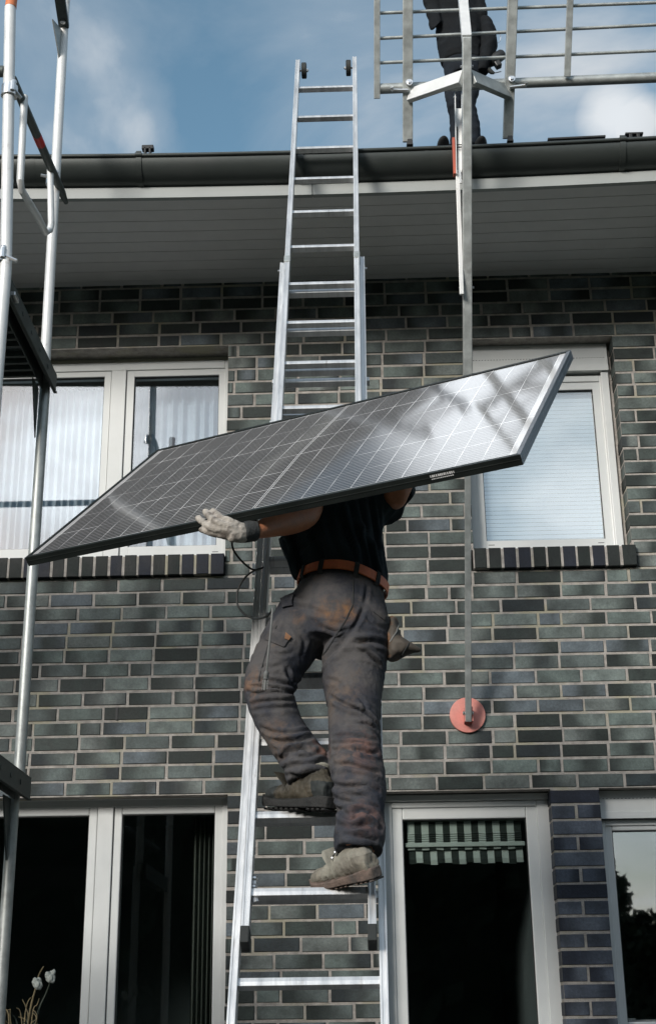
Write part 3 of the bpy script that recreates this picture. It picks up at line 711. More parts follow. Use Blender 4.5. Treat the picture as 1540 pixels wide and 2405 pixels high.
# ---------------------------------------------------------------- eaves guardrail with its prop
gr = thing('roof_guardrail', 'galvanised eaves guardrail on a slanting prop with a red foot disc on the wall', 'guardrail', at(1098, 1690, -.07))
Fp = at(1099, 1694, -.075); Gp = at(1096, 400, -1.30); dv = (Gp-Fp).normalized()
lo, hi = 0, 9
for _ in range(50):
    m_ = (lo+hi)/2
    if proj(Fp+dv*m_)[1] > 90: lo = m_
    else: hi = m_
Tp = Fp+dv*lo
lo, hi = 0, 9
for _ in range(50):
    m_ = (lo+hi)/2
    if proj(Fp+dv*m_)[1] > 960: lo = m_
    else: hi = m_
Mp = Fp+dv*lo
MB().beam(Fp, Mp+dv*.3, .033, .033).build('prop_inner_tube', 'galv', gr, bevel=.003)
pu = MB().beam(Mp, Tp, .0485, .0485).build('prop_outer_tube', 'galv', gr, bevel=.004)
# the kinked head of the prop
hd = at(1081, -60, Tp.y+.30)
MB().beam(Tp+Vector((0, 0, -.004)), hd, .050, .0485).build('prop_head', 'galv_white', gr, bevel=.003)  # paler than the prop: skylight on the head is put into its colour
dc = at(1097.5, 1679, -.018); mb = MB().tube([dc, dc+Vector((0, .017, 0))], .098, 56)
mb.build('foot_disc', 'red_disc', gr, smooth=True, bevel=.003)
fb = at(1098, 1675, -.085)
MB().tube([fb+Vector((-.028, 0, 0)), fb+Vector((.030, 0, 0))], .0085, 12).tube([fb+Vector((.018, 0, 0)), fb+Vector((.026, 0, 0))], .013, 6).tube([fb+Vector((-.026, 0, 0)), fb+Vector((-.018, 0, 0))], .013, 6).build('foot_bolt', 'metal_bright', gr)
mb = MB()
for sx in (-.023, .019): mb.box((dc.x+sx, -.09, dc.z-.05), (dc.x+sx+.004, -.012, dc.z+.03))
mb.build('foot_lug', 'red_disc', gr)
# uprights (they lean out with the prop)
lean = Vector((0, -.30, .95)).normalized()
def upright(pxb, pyb, pxt, name='upright', w=.055):
    b_ = at(pxb, pyb, -1.13); t_ = at(pxt, -60, -1.13-.42)
    o = MB().beam(b_, t_, w, .04).build(name, 'galv', gr, bevel=.004)
    MB().prism([b_+Vector((-.008, -.025, -.03)), b_+Vector((.028, -.025, -.03)), b_+Vector((.016, -.025, .04)), b_+Vector((.006, -.025, .045))], (0, .05, 0)).build('upright_foot', 'black_plastic', o)
    return b_, t_
uL = upright(957, 334, 957); uR = upright(1191.5, 326, 1205)
def onU(u, y):
    lo, hi = 0., 1.
    for _ in range(40):
        m_ = (lo+hi)/2
        if proj(u[0].lerp(u[1], m_))[1] > y: lo = m_
        else: hi = m_
    return u[0].lerp(u[1], lo)
def onP(y):
    lo, hi = 0., 1.
    for _ in range(40):
        m_ = (lo+hi)/2
        if proj(Fp.lerp(Tp, m_))[1] > y: lo = m_
        else: hi = m_
    return Fp.lerp(Tp, lo)
for u, sx, yy in ((uL, -1, 228), (uR, 1, 221)):
    p = onP(182)+Vector((sx*.026, 0, 0)); q = onU(u, yy)+Vector((-sx*.012, -.012, 0))
    MB().beam(p, q, .085, .03, (0, .25, .95)).build('arm', 'galv_white' if sx < 0 else 'galv', gr, bevel=.003)  # left arm gets the paler steel: its sunlit look is painted in
    h = q+Vector((sx*.01, -.03, .012)); e = h+Vector((sx*.085, 0, .008 if sx > 0 else .004))
    MB().tube([h, h.lerp(e, .6), e, e+Vector((sx*.004, -.012, .012))], .0105, 10).build('locking_pin', 'metal_bright', gr, smooth=True)
    bq = onU(u, 201 if sx < 0 else 193)+Vector((0.008, -.024, 0)); MB().tube([bq, bq+Vector((0, -.008, 0))], .019, 18).tube([bq+Vector((0, -.008, 0)), bq+Vector((0, -.016, 0))], .011, 6).build('bolt', 'metal_bright', gr)
# bars of the rail
YR = -1.13
def ybar(y): return YR-.42*max(0, (334-y))/394+.035
def bar(y0, y1, r, name, n=12):
    p = at(884, y0, ybar(y0)); q = at(1540, y1, ybar(y0)); e = q+(q-p)*.35
    MB().tube([p, e], r, n).build(name, 'galv', gr, smooth=True)
for y0, y1 in ((31, 6), (90.5, 58), (148, 119), (-28, -48)): bar(y0, y1, .0095, 'rail_bar')
bar(209, 182, .0285, 'bottom_rail', 20)
MB().beam(at(885, 232, ybar(232)-.02), at(885, -60, ybar(-60)-.02), .034, .012).build('end_bar', 'galv', gr, bevel=.002)
MB().beam(at(1331, 180, ybar(180)-.014), at(1340, -60, ybar(-60)-.014), .036, .010).build('flat_stay', 'galv', gr, bevel=.002)
# hinged clamp channel beside the prop
def off(y, dx, dy=0.012): return onP(y)+Vector((dx, dy, 0))
def YC(y): return -1.205+.19*max(0, (y-405)/287)+.02*(405-y)/190 if y > 405 else -1.205+.03*(405-y)/190
def cp(x, y, dy=0): return at(x, y, YC(y)+dy)
MB().beam(cp(1076.5, 255), cp(1077.5, 404), .036, .004).build('clamp_channel', 'galv_white', gr, bevel=.001)
MB().beam(cp(1067.5, 217, -.012), cp(1071, 412, -.012), .004, .036).build('channel_flange', 'galv_white', gr)
MB().beam(cp(1083.5, 217, -.012), cp(1084.5, 402, -.012), .004, .036).build('channel_flange', 'galv_white', gr)
MB().beam(cp(1074, 406), cp(1083.5, 692, -.03), .022, .020).build('clamp_strut', 'galv_white', gr, bevel=.002)
MB().beam(cp(1079, 400, -.03), cp(1081.5, 430, -.03), .010, .014).build('clamp_lever', 'metal_bright', gr)
MB().beam(cp(1064, 327, -.005), cp(1067, 412, -.005), .014, .036).build('red_cover', 'red_label', gr, bevel=.002)
MB().beam(cp(1073, 298, -.008), cp(1073, 398, -.008), .005, .004).build('strap', 'cable', gr)
for y in (340, 345): MB().beam(cp(1070, y, -.02), cp(1086, y, -.02), .004, .005, (0, 0, 1)).build('strap', 'cable', gr)
MB().tube([cp(1064, 228, -.01), cp(1071, 228, -.01)], .006, 8).build('bolt', 'metal_bright', gr)
for y, a_, b_ in ((156, -.034, .034), (676, -.045, .036)): MB().tube([off(y, a_, 0), off(y, b_, 0)], .006, 8).build('bolt', 'metal_bright', gr)

# ---------------------------------------------------------------- ladder
P0 = Vector((-.155, -1.130, Z+4.536)); P1 = Vector((-.190, -3.25, Z+.02)); LU = (P1-P0).normalized()
LN = Vector((1, 0, 0)).cross(LU).normalized()
if LN.y > 0: LN = -LN
OFF = dict(top=.045, mid=0.0, base=-.060)
def LP(s, sec): return P0+LU*s+LN*OFF[sec]
def s_at(y, sec):
    lo, hi = -2., 8.
    for _ in range(50):
        m_ = (lo+hi)/2
        if proj(LP(m_, sec))[1] < y: lo = m_
        else: hi = m_
    return lo
lad = thing('extension_ladder', 'three-section aluminium extension ladder leaning from the ground up to the gutter', 'ladder', (-.2, -3.75, 0))
def rail(sec, W_, y0, s1, sx, w=.0255, dp=.062):
    s0 = s_at(y0, sec) if y0 is not None else None
    a = LP(s0, sec)+Vector((sx*(W_/2-w/2), 0, 0)); b = LP(s1, sec)+Vector((sx*(W_/2-w/2), 0, 0))
    mb = MB(); d = (b-a)
    # box profile with a shallow groove in its front face
    prof_ = [(-w/2, -dp/2), (w/2, -dp/2), (w/2, dp/2), (w*.22, dp/2), (w*.18, dp/2-.002), (-w*.18, dp/2-.002), (-w*.22, dp/2), (-w/2, dp/2)]
    vs = [];
    for c in (a, b):
        for x, n_ in prof_: vs.append(c+Vector((x, 0, 0))+LN*n_)
    k = len(prof_); mb.add(vs, [tuple(range(k)), tuple(range(2*k-1, k-1, -1))]+[(i, (i+1) % k, k+(i+1) % k, k+i) for i in range(k)])
    mb.build('rail', 'alu', lad, bevel=.0015)
    return a, b
def rung(sec, W_, s, dpt=.030, h=.021):
    c = LP(s, sec); hw = W_/2-.02
    mb = MB()
    prof_ = [(-h/2, dpt/2), (h/2, dpt/2)]
    pf = [(dpt/2, -h/2), (dpt/2, h/2)]
    # grooved tread outwards, plain underside
    pts = [(-dpt/2, -h/2)]+[(-dpt/2+dpt*i/6, -h/2-(.0012 if i % 2 else 0)) for i in range(1, 6)]+[(dpt/2, -h/2), (dpt/2+.001, 0), (dpt/2, h/2), (-dpt/2, h/2)]
    vs = []
    for x in (-hw, hw):
        for n_, u_ in pts: vs.append(c+Vector((x, 0, 0))+LN*n_+LU*u_)
    k = len(pts); mb.add(vs, [tuple(range(k)), tuple(range(2*k-1, k-1, -1))]+[(i, (i+1) % k, k+(i+1) % k, k+i) for i in range(k)])
    mb.build('rung', 'alu', lad, bevel=.0012)
WT, WM, WB = .3625, .4135, .478
sT1 = 2.75; sM1 = s_at(2186, 'mid'); sG = (P0.z-.03)/(-LU.z)+.02
for sx in (-1, 1):
    a, b = rail('top', WT, 149 if sx < 0 else 146, sT1, sx)
    # transport wheel inside the rail head
    c = a+LU*.075+Vector((-sx*.037, 0, 0))+LN*(-.004)
    wh = MB().tube([c+Vector((-.015, 0, 0)), c+Vector((-.012, 0, 0)), c+Vector((.012, 0, 0)), c+Vector((.015, 0, 0))], [.040, .047, .047, .040], 28).build('wheel', 'rubber', lad, smooth=True)
    MB().tube([c+Vector((sx*.03, 0, 0)), c+Vector((-sx*.027, 0, 0))], .006, 8).tube([c+Vector((-sx*.016, 0, 0)), c+Vector((-sx*.022, 0, 0))], .011, 6).build('axle', 'metal_bright', wh)
    am, bm_ = rail('mid', WM, 626 if sx < 0 else 617, sM1, sx)
    MB().beam(bm_-LU*.004, bm_+LU*.052, .029, .066).build('foot_cap', 'rubber', lad, bevel=.004)
    ab, bb = rail('base', WB, 1120, sG, sx)
    MB().beam(bb-LU*.04, bb+LU*.02, .032, .075).build('foot_cap', 'rubber', lad, bevel=.004)
    s_ = s_at(618 if sx < 0 else 612, 'top'); c = LP(s_, 'top')+Vector((sx*(WT/2-.0125), 0, 0))
    MB().beam(c-LU*.025, c+LU*.025, .031, .068).build('guide_clip', 'galv', lad, bevel=.003)
    c = LP(s_at(634, 'mid'), 'mid')+Vector((sx*(WM/2), 0, 0)); MB().tube([c, c+Vector((sx*.012, 0, 0))], .006, 8).build('stop_bolt', 'metal_bright', lad)
ts = [s_at(y+4, 'top') for y in (205, 274, 347, 419, 497, 579, 666, 757, 852, 957)]
for s in ts+[ts[-1]+.305, ts[-1]+.61]: rung('top', WT, s)
ms = [s_at(y+4, 'mid') for y in (685, 776, 869, 972)]; mf = [s_at(1918, 'mid'), s_at(2099, 'mid')]
st_ = (mf[0]-ms[-1])/7
for s in ms+[ms[-1]+st_*k for k in range(1, 7)]+mf: rung('mid', WM, s, .032, .026)
b0 = s_at(2310, 'base')
for k in range(-10, 5): rung('base', WB, b0+.288*k, .032, .026)
c = LP(s_at(2062, 'mid'), 'mid')+Vector((-WM/2+.031, 0, 0))
MB().tube([c, c+LU*.07], .008, 8).ball(c, .013, 6).ball(c+LU*.03, .012, 6).tube([c+LU*.045, c+LU*.085+Vector((.01, 0, 0))], .011, 8).build('rung_hook', 'metal_bright', lad, smooth=True)

# ---------------------------------------------------------------- solar panel
PA, PB, PC, PD = [Vector(v) for v in ((-1.226, -2.806, 2.776), (-.858, -2.174, 3.465), (.782, -2.970, 3.482), (.486, -3.647, 2.784))]
ctr = (PA+PB+PC+PD)/4
EX = ((PD-PA)+(PC-PB)).normalized(); NN = EX.cross((PB-PA)+(PC-PD)).normalized(); EY = NN.cross(EX)
fit = lambda p: p-NN*((p-ctr).dot(NN))
PA, PB, PC, PD = map(fit, (PA, PB, PC, PD))
TH_ = .036; FW = .016
pan = thing('solar_panel', 'large dark framed solar panel carried aslant on the climbing worker\'s shoulders', 'solar panel', ctr)
def inset(pts, w):
    n = len(pts); c = sum(pts, Vector())/n; res = []
    for i in range(n):
        p, a, b = pts[i], pts[i-1], pts[(i+1) % n]
        d1 = (a-p).normalized(); d2 = (b-p).normalized(); si = d1.cross(d2).length; res.append(p+(d1+d2)*(w/si))
    return res
O4 = [PA, PD, PC, PB]; I4 = inset(O4, FW)
# each frame bar is a mitred profile
for i, nm in enumerate(('frame_bar',)*4):
    j = (i+1) % 4; o0, o1, i0, i1 = O4[i], O4[j], I4[i], I4[j]; t = -NN*TH_
    vs = [o0, o1, i1, i0, o0+t, o1+t, i1+t, i0+t]
    mb = MB().add(vs, [(0, 1, 2, 3), (7, 6, 5, 4), (0, 4, 5, 1), (1, 5, 6, 2), (2, 6, 7, 3), (3, 7, 4, 0)])
    # a fine step along the outer wall
    mid0, mid1 = o0+t*.42, o1+t*.42; ou = ((o0+o1)/2-ctr); ou = (ou-NN*ou.dot(NN)).normalized()*.0012; d_ = (o1-o0).normalized()*.004
    mb.add([mid0+d_+ou, mid1-d_+ou, mid1-d_+t*.08+ou, mid0+d_+t*.08+ou, mid0+d_, mid1-d_, mid1-d_+t*.08, mid0+d_+t*.08], [(0, 1, 2, 3), (0, 4, 5, 1), (3, 2, 6, 7), (0, 3, 7, 4), (1, 5, 6, 2)])
    bar_ = mb.build(nm, 'pv_frame_end' if i == 1 else 'pv_frame', pan, bevel=.001)
    if i == 0:
        # serial sticker on the front bar: a strip of code bars above a line of fine print
        d0 = (o1-o0); L0 = d0.length; d0 = d0.normalized(); y_ = t.normalized()
        pp = o0+d0*(L0*.842)
        st = MB(); rs = random.Random(3); x = 0
        fo = -(I4[0]-O4[0]); fo = (fo-d0*fo.dot(d0)); fo = fo.normalized()*.0018
        while x < .082:
            w = rs.choice([.0028, .004, .0052]); a_ = pp+d0*x+fo+y_*.007
            st.add([a_, a_+d0*w, a_+d0*w+y_*.008, a_+y_*.008], [(0, 1, 2, 3)]); x += w+rs.choice([.0012, .002, .003])
        a_ = pp+fo+y_*.019; x = .002
        while x < .078:
            w = rs.choice([.003, .005]); b_ = a_+d0*x; st.add([b_, b_+d0*w, b_+d0*w+y_*.0035, b_+y_*.0035], [(0, 1, 2, 3)]); x += w+.0018
        st.build('serial_sticker', 'white_print', bar_)
def pv_mat():
    m = bpy.data.materials.new('pv_glass'); m.use_nodes = True; t = m.node_tree; b = t.nodes['Principled BSDF']
    uv = N(t, 'ShaderNodeUVMap'); uv.uv_map = 'UVMap'; sp = N(t, 'ShaderNodeSeparateXYZ'); t.links.new(uv.outputs[0], sp.inputs[0])
    u, v = sp.outputs[0], sp.outputs[1]
    def line(x, n, hw):  # 1 near multiples of 1/n
        f = mth(t, 'FRACT', mth(t, 'MULTIPLY_ADD', x, n, 0.5)); return mth(t, 'LESS_THAN', mth(t, 'ABSOLUTE', mth(t, 'SUBTRACT', f, 0.5)), hw)
    mar = .014
    uu = mth(t, 'DIVIDE', mth(t, 'SUBTRACT', u, mar), 1-2*mar); vv = mth(t, 'DIVIDE', mth(t, 'SUBTRACT', v, .012), 1-.024)
    lu = line(uu, 20, .0125); lv = line(vv, 6, .0105)
    no = N(t, 'ShaderNodeTexNoise'); no.inputs['Scale'].default_value = 7; t.links.new(uv.outputs[0], no.inputs['Vector'])
    vis = ramp(t, no.outputs[0], [(0.38, 0.35), (0.6, 1.0)])
    grid = mth(t, 'MULTIPLY', mth(t, 'MAXIMUM', lu, lv), vis)
    bus = mth(t, 'MULTIPLY', line(vv, 60, .15), .27)
    f = mth(t, 'MAXIMUM', grid, bus)
    midl = mth(t, 'LESS_THAN', mth(t, 'ABSOLUTE', mth(t, 'SUBTRACT', u, .5)), .0030)
    midc = mth(t, 'LESS_THAN', mth(t, 'ABSOLUTE', mth(t, 'SUBTRACT', u, .5)), .0016)
    f = mth(t, 'MAXIMUM', f, midl)
    edge = mth(t, 'GREATER_THAN', mth(t, 'MAXIMUM', mth(t, 'ABSOLUTE', mth(t, 'SUBTRACT', uu, .5)), 0), .5)
    f = mth(t, 'MULTIPLY', mth(t, 'MAXIMUM', f, mth(t, 'MULTIPLY', edge, .5)), mth(t, 'SUBTRACT', 1, midc))
    x = N(t, 'ShaderNodeMix', data_type='RGBA'); t.links.new(f, x.inputs[0]); x.inputs[6].default_value = (.026, .027, .030, 1); x.inputs[7].default_value = (.80, .80, .80, 1)
    # settled dust
    nd = N(t, 'ShaderNodeTexNoise'); nd.inputs['Scale'].default_value = 3.2; nd.inputs['Detail'].default_value = 8; nd.inputs['Roughness'].default_value = .65; t.links.new(uv.outputs[0], nd.inputs['Vector'])
    x2 = N(t, 'ShaderNodeMix', data_type='RGBA'); t.links.new(ramp(t, nd.outputs[0], [(.35, .05), (.75, .17)]), x2.inputs[0]); t.links.new(x.outputs[2], x2.inputs[6]); x2.inputs[7].default_value = (.30, .29, .28, 1)
    t.links.new(x2.outputs[2], b.inputs['Base Color'])
    t.links.new(ramp(t, nd.outputs[0], [(.3, .055), (.8, .11)]), b.inputs['Roughness']); b.inputs['IOR'].default_value = 1.55
    b.inputs['Coat Weight'].default_value = 0.0
    return m
M['pv'] = pv_mat()
dn = -NN*.0035; q = inset(O4, FW-.002)
me = bpy.data.meshes.new('glass'); me.from_pydata([p+dn for p in q]+[p-NN*.009 for p in q], [], [(0, 1, 2, 3), (7, 6, 5, 4)]); me.update()
uvl = me.uv_layers.new(name='UVMap'); uvs = {0: (0, 0), 1: (1, 0), 2: (1, 1), 3: (0, 1), 4: (0, 0), 5: (1, 0), 6: (1, 1), 7: (0, 1)}
for lp in me.loops: uvl.data[lp.index].uv = uvs[lp.vertex_index]
gl = link('glass', me, ['pv', 'pv_back'], pan); me.polygons[1].material_index = 1
# junction box under the panel and its two leads
jc = ctr-NN*.022-EX*.05
jb = MB()
for sx in (-1, 1):
    for sy in (-1, 1): pass
jb.beam(jc-EX*.06, jc+EX*.06, .05, .018, EY).build('junction_box', 'black_plastic', pan, bevel=.003)
c1 = [at(560, 1215, -2.95), at(549, 1245, -2.95), at(545, 1277, -2.95), at(552, 1298, -2.94), at(570, 1320, -2.92), at(590, 1336, -2.90), at(606, 1338, -2.87), at(618, 1332, -2.82)]
c2 = [at(616, 1334, -2.84), at(598, 1340, -2.90), at(578, 1354, -2.93), at(562, 1378, -2.95), at(556, 1402, -2.96), at(560, 1425, -2.97), at(575, 1443, -3.0), at(598, 1453, -3.04), at(620, 1450, -3.09), at(634, 1440, -3.13), at(640, 1428, -3.15)]
def smooth_path(p, n=6):
    res = []
    for i in range(len(p)-1):
        a = p[max(i-1, 0)]; b = p[i]; c = p[i+1]; d = p[min(i+2, len(p)-1)]
        for k in range(n):
            t = k/n; res.append(.5*((2*b)+(c-a)*t+(2*a-5*b+4*c-d)*t*t+(3*b-a-3*c+d)*t**3))
    return res+[p[-1]]
MB().tube(smooth_path([jc+EY*(-.1), *c1]), .0036, 8).build('cable', 'cable', pan, smooth=True)
MB().tube(smooth_path(c2), .0036, 8).build('cable', 'cable', pan, smooth=True)
c3 = [at(640, 1428, -3.15), at(639, 1445, -3.155), at(635, 1490, -3.15), at(629, 1545, -3.14), at(626, 1578, -3.13)]
cb_ = MB().tube(smooth_path(c3), .0034, 8).build('cable', 'cable_grey', pan, smooth=True)
k0_, k1_ = at(626, 1576, -3.13), at(621, 1621, -3.125); dd = (k1_-k0_)
mb = MB().tube([k0_, k0_+dd*.08, k0_+dd*.09, k0_+dd*.32, k0_+dd*.36], [.005, .0075, .009, .009, .007], 10).tube([k0_+dd*.36, k0_+dd*.4, k0_+dd*.44], [.0085, .0095, .008], 10).tube([k0_+dd*.44, k0_+dd], [.0048, .0042], 8)
for i in range(6):
    for sx in (-1, 1): c = k0_+dd*(.5+i*.085)+Vector((sx*.0075, 0, 0)); mb.box((c.x-.002, c.y-.003, c.z-.0016), (c.x+.002, c.y+.003, c.z+.0016))
for sx in (-1, 1): mb.tube([k0_+dd*.42+Vector((sx*.006, 0, 0)), k0_+dd*1.0+Vector((sx*.0085, 0, 0))], .0014, 6)
mb.build('plug', 'cable_grey', cb_, smooth=True)


# ---------------------------------------------------------------- the climbing worker
def limb(mb, pts, n=20, side=(1, 0, 0)):
    """pts: (point, r_across, r_deep)"""
    secs = []
    P_ = [Vector(p[0]) for p in pts]
    for i, (p, ra, rb_) in enumerate(pts):
        d = (P_[min(i+1, len(P_)-1)]-P_[max(i-1, 0)]).normalized(); a = Vector(side); a = (a-d*a.dot(d)).normalized(); b = d.cross(a)
        secs.append((P_[i], a*ra, b*rb_))
    return mb.loft(secs, n)
def dens(pts, n=4):
    """catmull-rom refinement of a limb"""
    arr = [np.array([*Vector(p[0]), p[1], p[2]]) for p in pts]; res = []
    for i in range(len(arr)-1):
        a = arr[max(i-1, 0)]; b = arr[i]; c = arr[i+1]; d = arr[min(i+2, len(arr)-1)]
        for k in range(n):
            t = k/n; v = .5*((2*b)+(c-a)*t+(2*a-5*b+4*c-d)*t*t+(3*b-a-3*c+d)*t**3); res.append((Vector(v[:3]), v[3], v[4]))
    v = arr[-1]; res.append((Vector(v[:3]), v[3], v[4])); return res
wk = thing('person', 'worker seen from behind climbing the ladder in dirty work trousers and a dark t-shirt', 'person', (-.08, -3.0, Z+.41))
U_ = Vector((.16, .24, .95)).normalized(); S_ = Vector((.985, 0, -.165)).normalized(); B_ = S_.cross(U_).normalized()   # body axes: up, right, forward
if B_.y < 0: B_ = -B_
wc = at(804, 1378, -2.80)
tr = MB()
tr.loft([(wc+U_*.012, S_*.150, B_*.112), (wc-U_*.03, S_*.158, B_*.122), (wc-U_*.09, S_*.176, B_*.142), (wc-U_*.15, S_*.182, B_*.150), (wc-U_*.21-B_*.0, S_*.170, B_*.140), (wc-U_*.25, S_*.13, B_*.11)], 36)
tr.ball(at(742, 1452, -2.865), (.098, .092, .105), 14).ball(at(851, 1462, -2.875), (.090, .088, .105), 14)
LL = [(at(722, 1440, -2.83), .102, .118), (at(686, 1502, -2.845), .103, .112), (at(655, 1556, -2.87), .096, .100), (at(633, 1606, -2.90), .090, .092), (at(636, 1640, -2.905), .080, .088), (at(650, 1685, -2.92), .076, .084), (at(672, 1726, -2.935), .074, .080), (at(702, 1765, -2.955), .073, .078), (at(720, 1797, -2.975), .075, .080), (at(726, 1822, -2.99), .076, .080), (at(728, 1830, -2.995), .070, .075)]
LR = [(at(850, 1455, -2.845), .105, .118), (at(836, 1530, -2.86), .112, .115), (at(830, 1590, -2.88), .106, .108), (at(831, 1650, -2.92), .094, .098), (at(831, 1705, -2.955), .088, .092), (at(834, 1765, -3.0), .086, .088), (at(841, 1820, -3.035), .087, .086), (at(845, 1872, -3.07), .086, .084), (at(850, 1910, -3.095), .071, .075), (at(847, 1942, -3.11), .081, .080), (at(843, 1980, -3.13), .080, .082), (at(842, 2000, -3.14), .075, .079)]
limb(tr, dens(LL), 28); limb(tr, dens(LR), 28)
def seg(bones):
    segs = [(Vector(bones[i][0]), Vector(bones[i+1][0]), bones[i][1]) for i in range(len(bones)-1)]
    def f(p):
        best = 9; r = None; acc = 0
        for a, b, rr in segs:
            d = b-a; t = max(0, min(1, (p-a).dot(d)/d.length_squared)); q = (p-(a+d*t)).length
            if q < best: best = q; r = (d.normalized(), acc+t*d.length)
            acc += d.length
        return best, r
    return f
fL, fR = seg(LL), seg(LR)
lenL = sum((Vector(LL[i+1][0])-Vector(LL[i][0])).length for i in range(len(LL)-1)); lenR = sum((Vector(LR[i+1][0])-Vector(LR[i][0])).length for i in range(len(LR)-1))
CREASE = [(at(690, 1612, -2.90), .085, .013), (at(610, 1630, -2.95), .075, .008), (at(745, 1556, -2.9), .085, .014), (at(880, 1520, -2.95), .09, .008), (at(880, 1700, -3.0), .13, .007), (at(700, 1775, -3.0), .095, .014), (at(760, 1770, -3.0), .07, .012), (at(845, 1900, -3.12), .085, .014), (at(845, 1760, -3.05), .14, .006), (at(845, 1965, -3.16), .06, .008)]
CUFF = [(at(712, 1795, -3.03), .15, .0065), (at(845, 1925, -3.16), .17, .0050), (at(640, 1635, -2.98), .11, .0040), (at(835, 1740, -3.05), .16, .0030), (at(700, 1605, -2.95), .08, .006)]
def ridge(x): return 1-abs(x)*2
def wrinkle(p, n):
    d1, r1 = fL(p); d2, r2 = fR(p)
    ax, l = r1 if d1 < d2 else r2
    A = .0030
    for c, R, a in CREASE:
        q = (p-c).length
        if q < R: A += a*(1-q/R)**1.3
    w = noise.noise(Vector((p.x*5, p.y*5, p.z*5)))
    q = Vector((p.x*7+3, p.y*7, p.z*7))+ax*(l*26+w*1.6)
    v = noise.noise(q)
    v2 = noise.noise(Vector((p.x*13, p.y*13+5, p.z*13))+ax*(l*30))
    e = 0.
    for c, R, a in CUFF:
        q = (p-c).length
        if q < R: e += a*(1-q/R)
    w3 = noise.noise(Vector((p.x*9, p.y*9, p.z*6+7)))
    st = math.sin(l*105+w3*4.2+1.4*noise.noise(p*4))        # stacked folds above the boots and at the knees
    return A*(max(-.9, ridge(v)-.55)*.8+.4*v2) + .005*noise.noise(p*9) + e*st*.12
trou = fuse(tr, 'trousers', [], wk, .0052, 6, wrinkle)
from mathutils.bvhtree import BVHTree
def bvh(o):
    me = o.data
    return BVHTree.FromPolygons([v.co.copy() for v in me.vertices], [tuple(p.vertices) for p in me.polygons])
def folds(o, lines, ox, oy, k):
    """press sharp creases with raised lips into cloth along lines that lie on its surface"""
    me = o.data; tree = bvh(o); nv = len(me.vertices); co_ = np.empty(nv*3); me.vertices.foreach_get('co', co_); co_ = co_.reshape(-1, 3); no_ = np.empty(nv*3); me.vertex_normals.foreach_get('vector', no_); no_ = no_.reshape(-1, 3)
    tot = np.zeros(nv)
    for amp, w, *pl in lines:
        pp = smooth_path([Vector((ox+k*x, oy+k*y, 0)) for x, y in pl], 10); smp = []
        for p in pp:
            d = (at(p.x, p.y, -2.9)-CAMP).normalized(); h = tree.ray_cast(CAMP, d)
            if h[0] is not None: smp.append(h[0])
        if len(smp) < 4: continue
        S2 = np.array([tuple(v) for v in smp]); lo_, hi_ = S2.min(0)-.06, S2.max(0)+.06
        ix = np.where(((co_ > lo_) & (co_ < hi_)).all(1))[0]
        D = np.linalg.norm(co_[ix, None, :]-S2[None], axis=2); j = D.argmin(1); d = D[np.arange(len(ix)), j]; t = j/(len(smp)-1)
        tap = np.sin(np.pi*np.clip(t*.94+.03, 0, 1))**.6
        tot[ix] += tap*amp*1.45*(-np.exp(-d/w)+.75*np.exp(-((d-2.3*w)/(1.3*w))**2))
    co_ += no_*tot[:, None]; me.vertices.foreach_set('co', co_.ravel()); me.update()
folds(trou, [(.007, .006, (60, 1060), (200, 1055), (330, 1075), (430, 1110)), (.007, .005, (80, 1105), (250, 1120), (420, 1150)), (.005, .005, (70, 1150), (200, 1163), (330, 1172), (430, 1165)), (.007, .007, (380, 960), (400, 1040), (440, 1110)),
    (.010, .008, (880, 760), (1000, 745), (1110, 745), (1190, 775)), (.007, .006, (930, 800), (1040, 850), (1110, 920), (1160, 1000)), (.012, .012, (900, 660), (820, 740), (740, 830), (640, 920)), (.006, .006, (1000, 470), (960, 560), (900, 660)), (.006, .006, (730, 1180), (850, 1260), (980, 1310), (1100, 1400)), (.005, .005, (900, 1280), (1020, 1330), (1120, 1430)),
    (.005, .008, (390, 455), (560, 475), (700, 540)), (.006, .006, (330, 540), (290, 640), (280, 720)), (.004, .006, (1010, 520), (1080, 600), (1180, 640)), (.004, .007, (450, 640), (520, 740), (500, 860)), (.004, .006, (640, 620), (760, 660), (860, 640)), (.005, .006, (1030, 290), (1020, 360), (1010, 430)),
    (.004, .006, (240, 830), (330, 850), (430, 830)), (.004, .006, (150, 930), (250, 950), (350, 930))], 563.6, 1291.7, .28975)
folds(trou, [(.005, .006, (950, 500), (1100, 570), (1250, 640), (1400, 780)), (.007, .006, (1050, 760), (1200, 740), (1350, 780), (1420, 820)), (.007, .006, (950, 900), (1100, 880), (1250, 900), (1400, 930)), (.005, .005, (940, 960), (1080, 965), (1200, 950)), (.007, .006, (950, 1030), (1150, 1020), (1350, 1060), (1420, 1040)), (.006, .007, (960, 1200), (1150, 1180), (1300, 1230), (1420, 1260)), (.007, .007, (940, 1370), (1100, 1400), (1300, 1390), (1420, 1450)),
    (.006, .006, (90, 480), (250, 440), (450, 430), (550, 460)), (.005, .005, (110, 560), (300, 530), (560, 520)), (.004, .006, (120, 620), (350, 600), (600, 590)), (.007, .006, (220, 800), (350, 850), (500, 860), (650, 830), (720, 820)), (.010, .007, (330, 920), (450, 945), (600, 935), (735, 890)), (.012, .008, (360, 1120), (450, 1100), (520, 1050), (640, 1040), (740, 1050)), (.010, .007, (430, 1150), (560, 1100), (700, 1110), (830, 1040)), (.010, .007, (480, 1210), (650, 1170), (800, 1160), (900, 1170)), (.008, .006, (460, 1290), (600, 1270), (800, 1250), (900, 1230)),
    (.004, .006, (880, 300), (1000, 330), (1080, 420)), (.004, .006, (1150, 430), (1250, 520), (1300, 640))], 563.6, 1526.5, .22875)
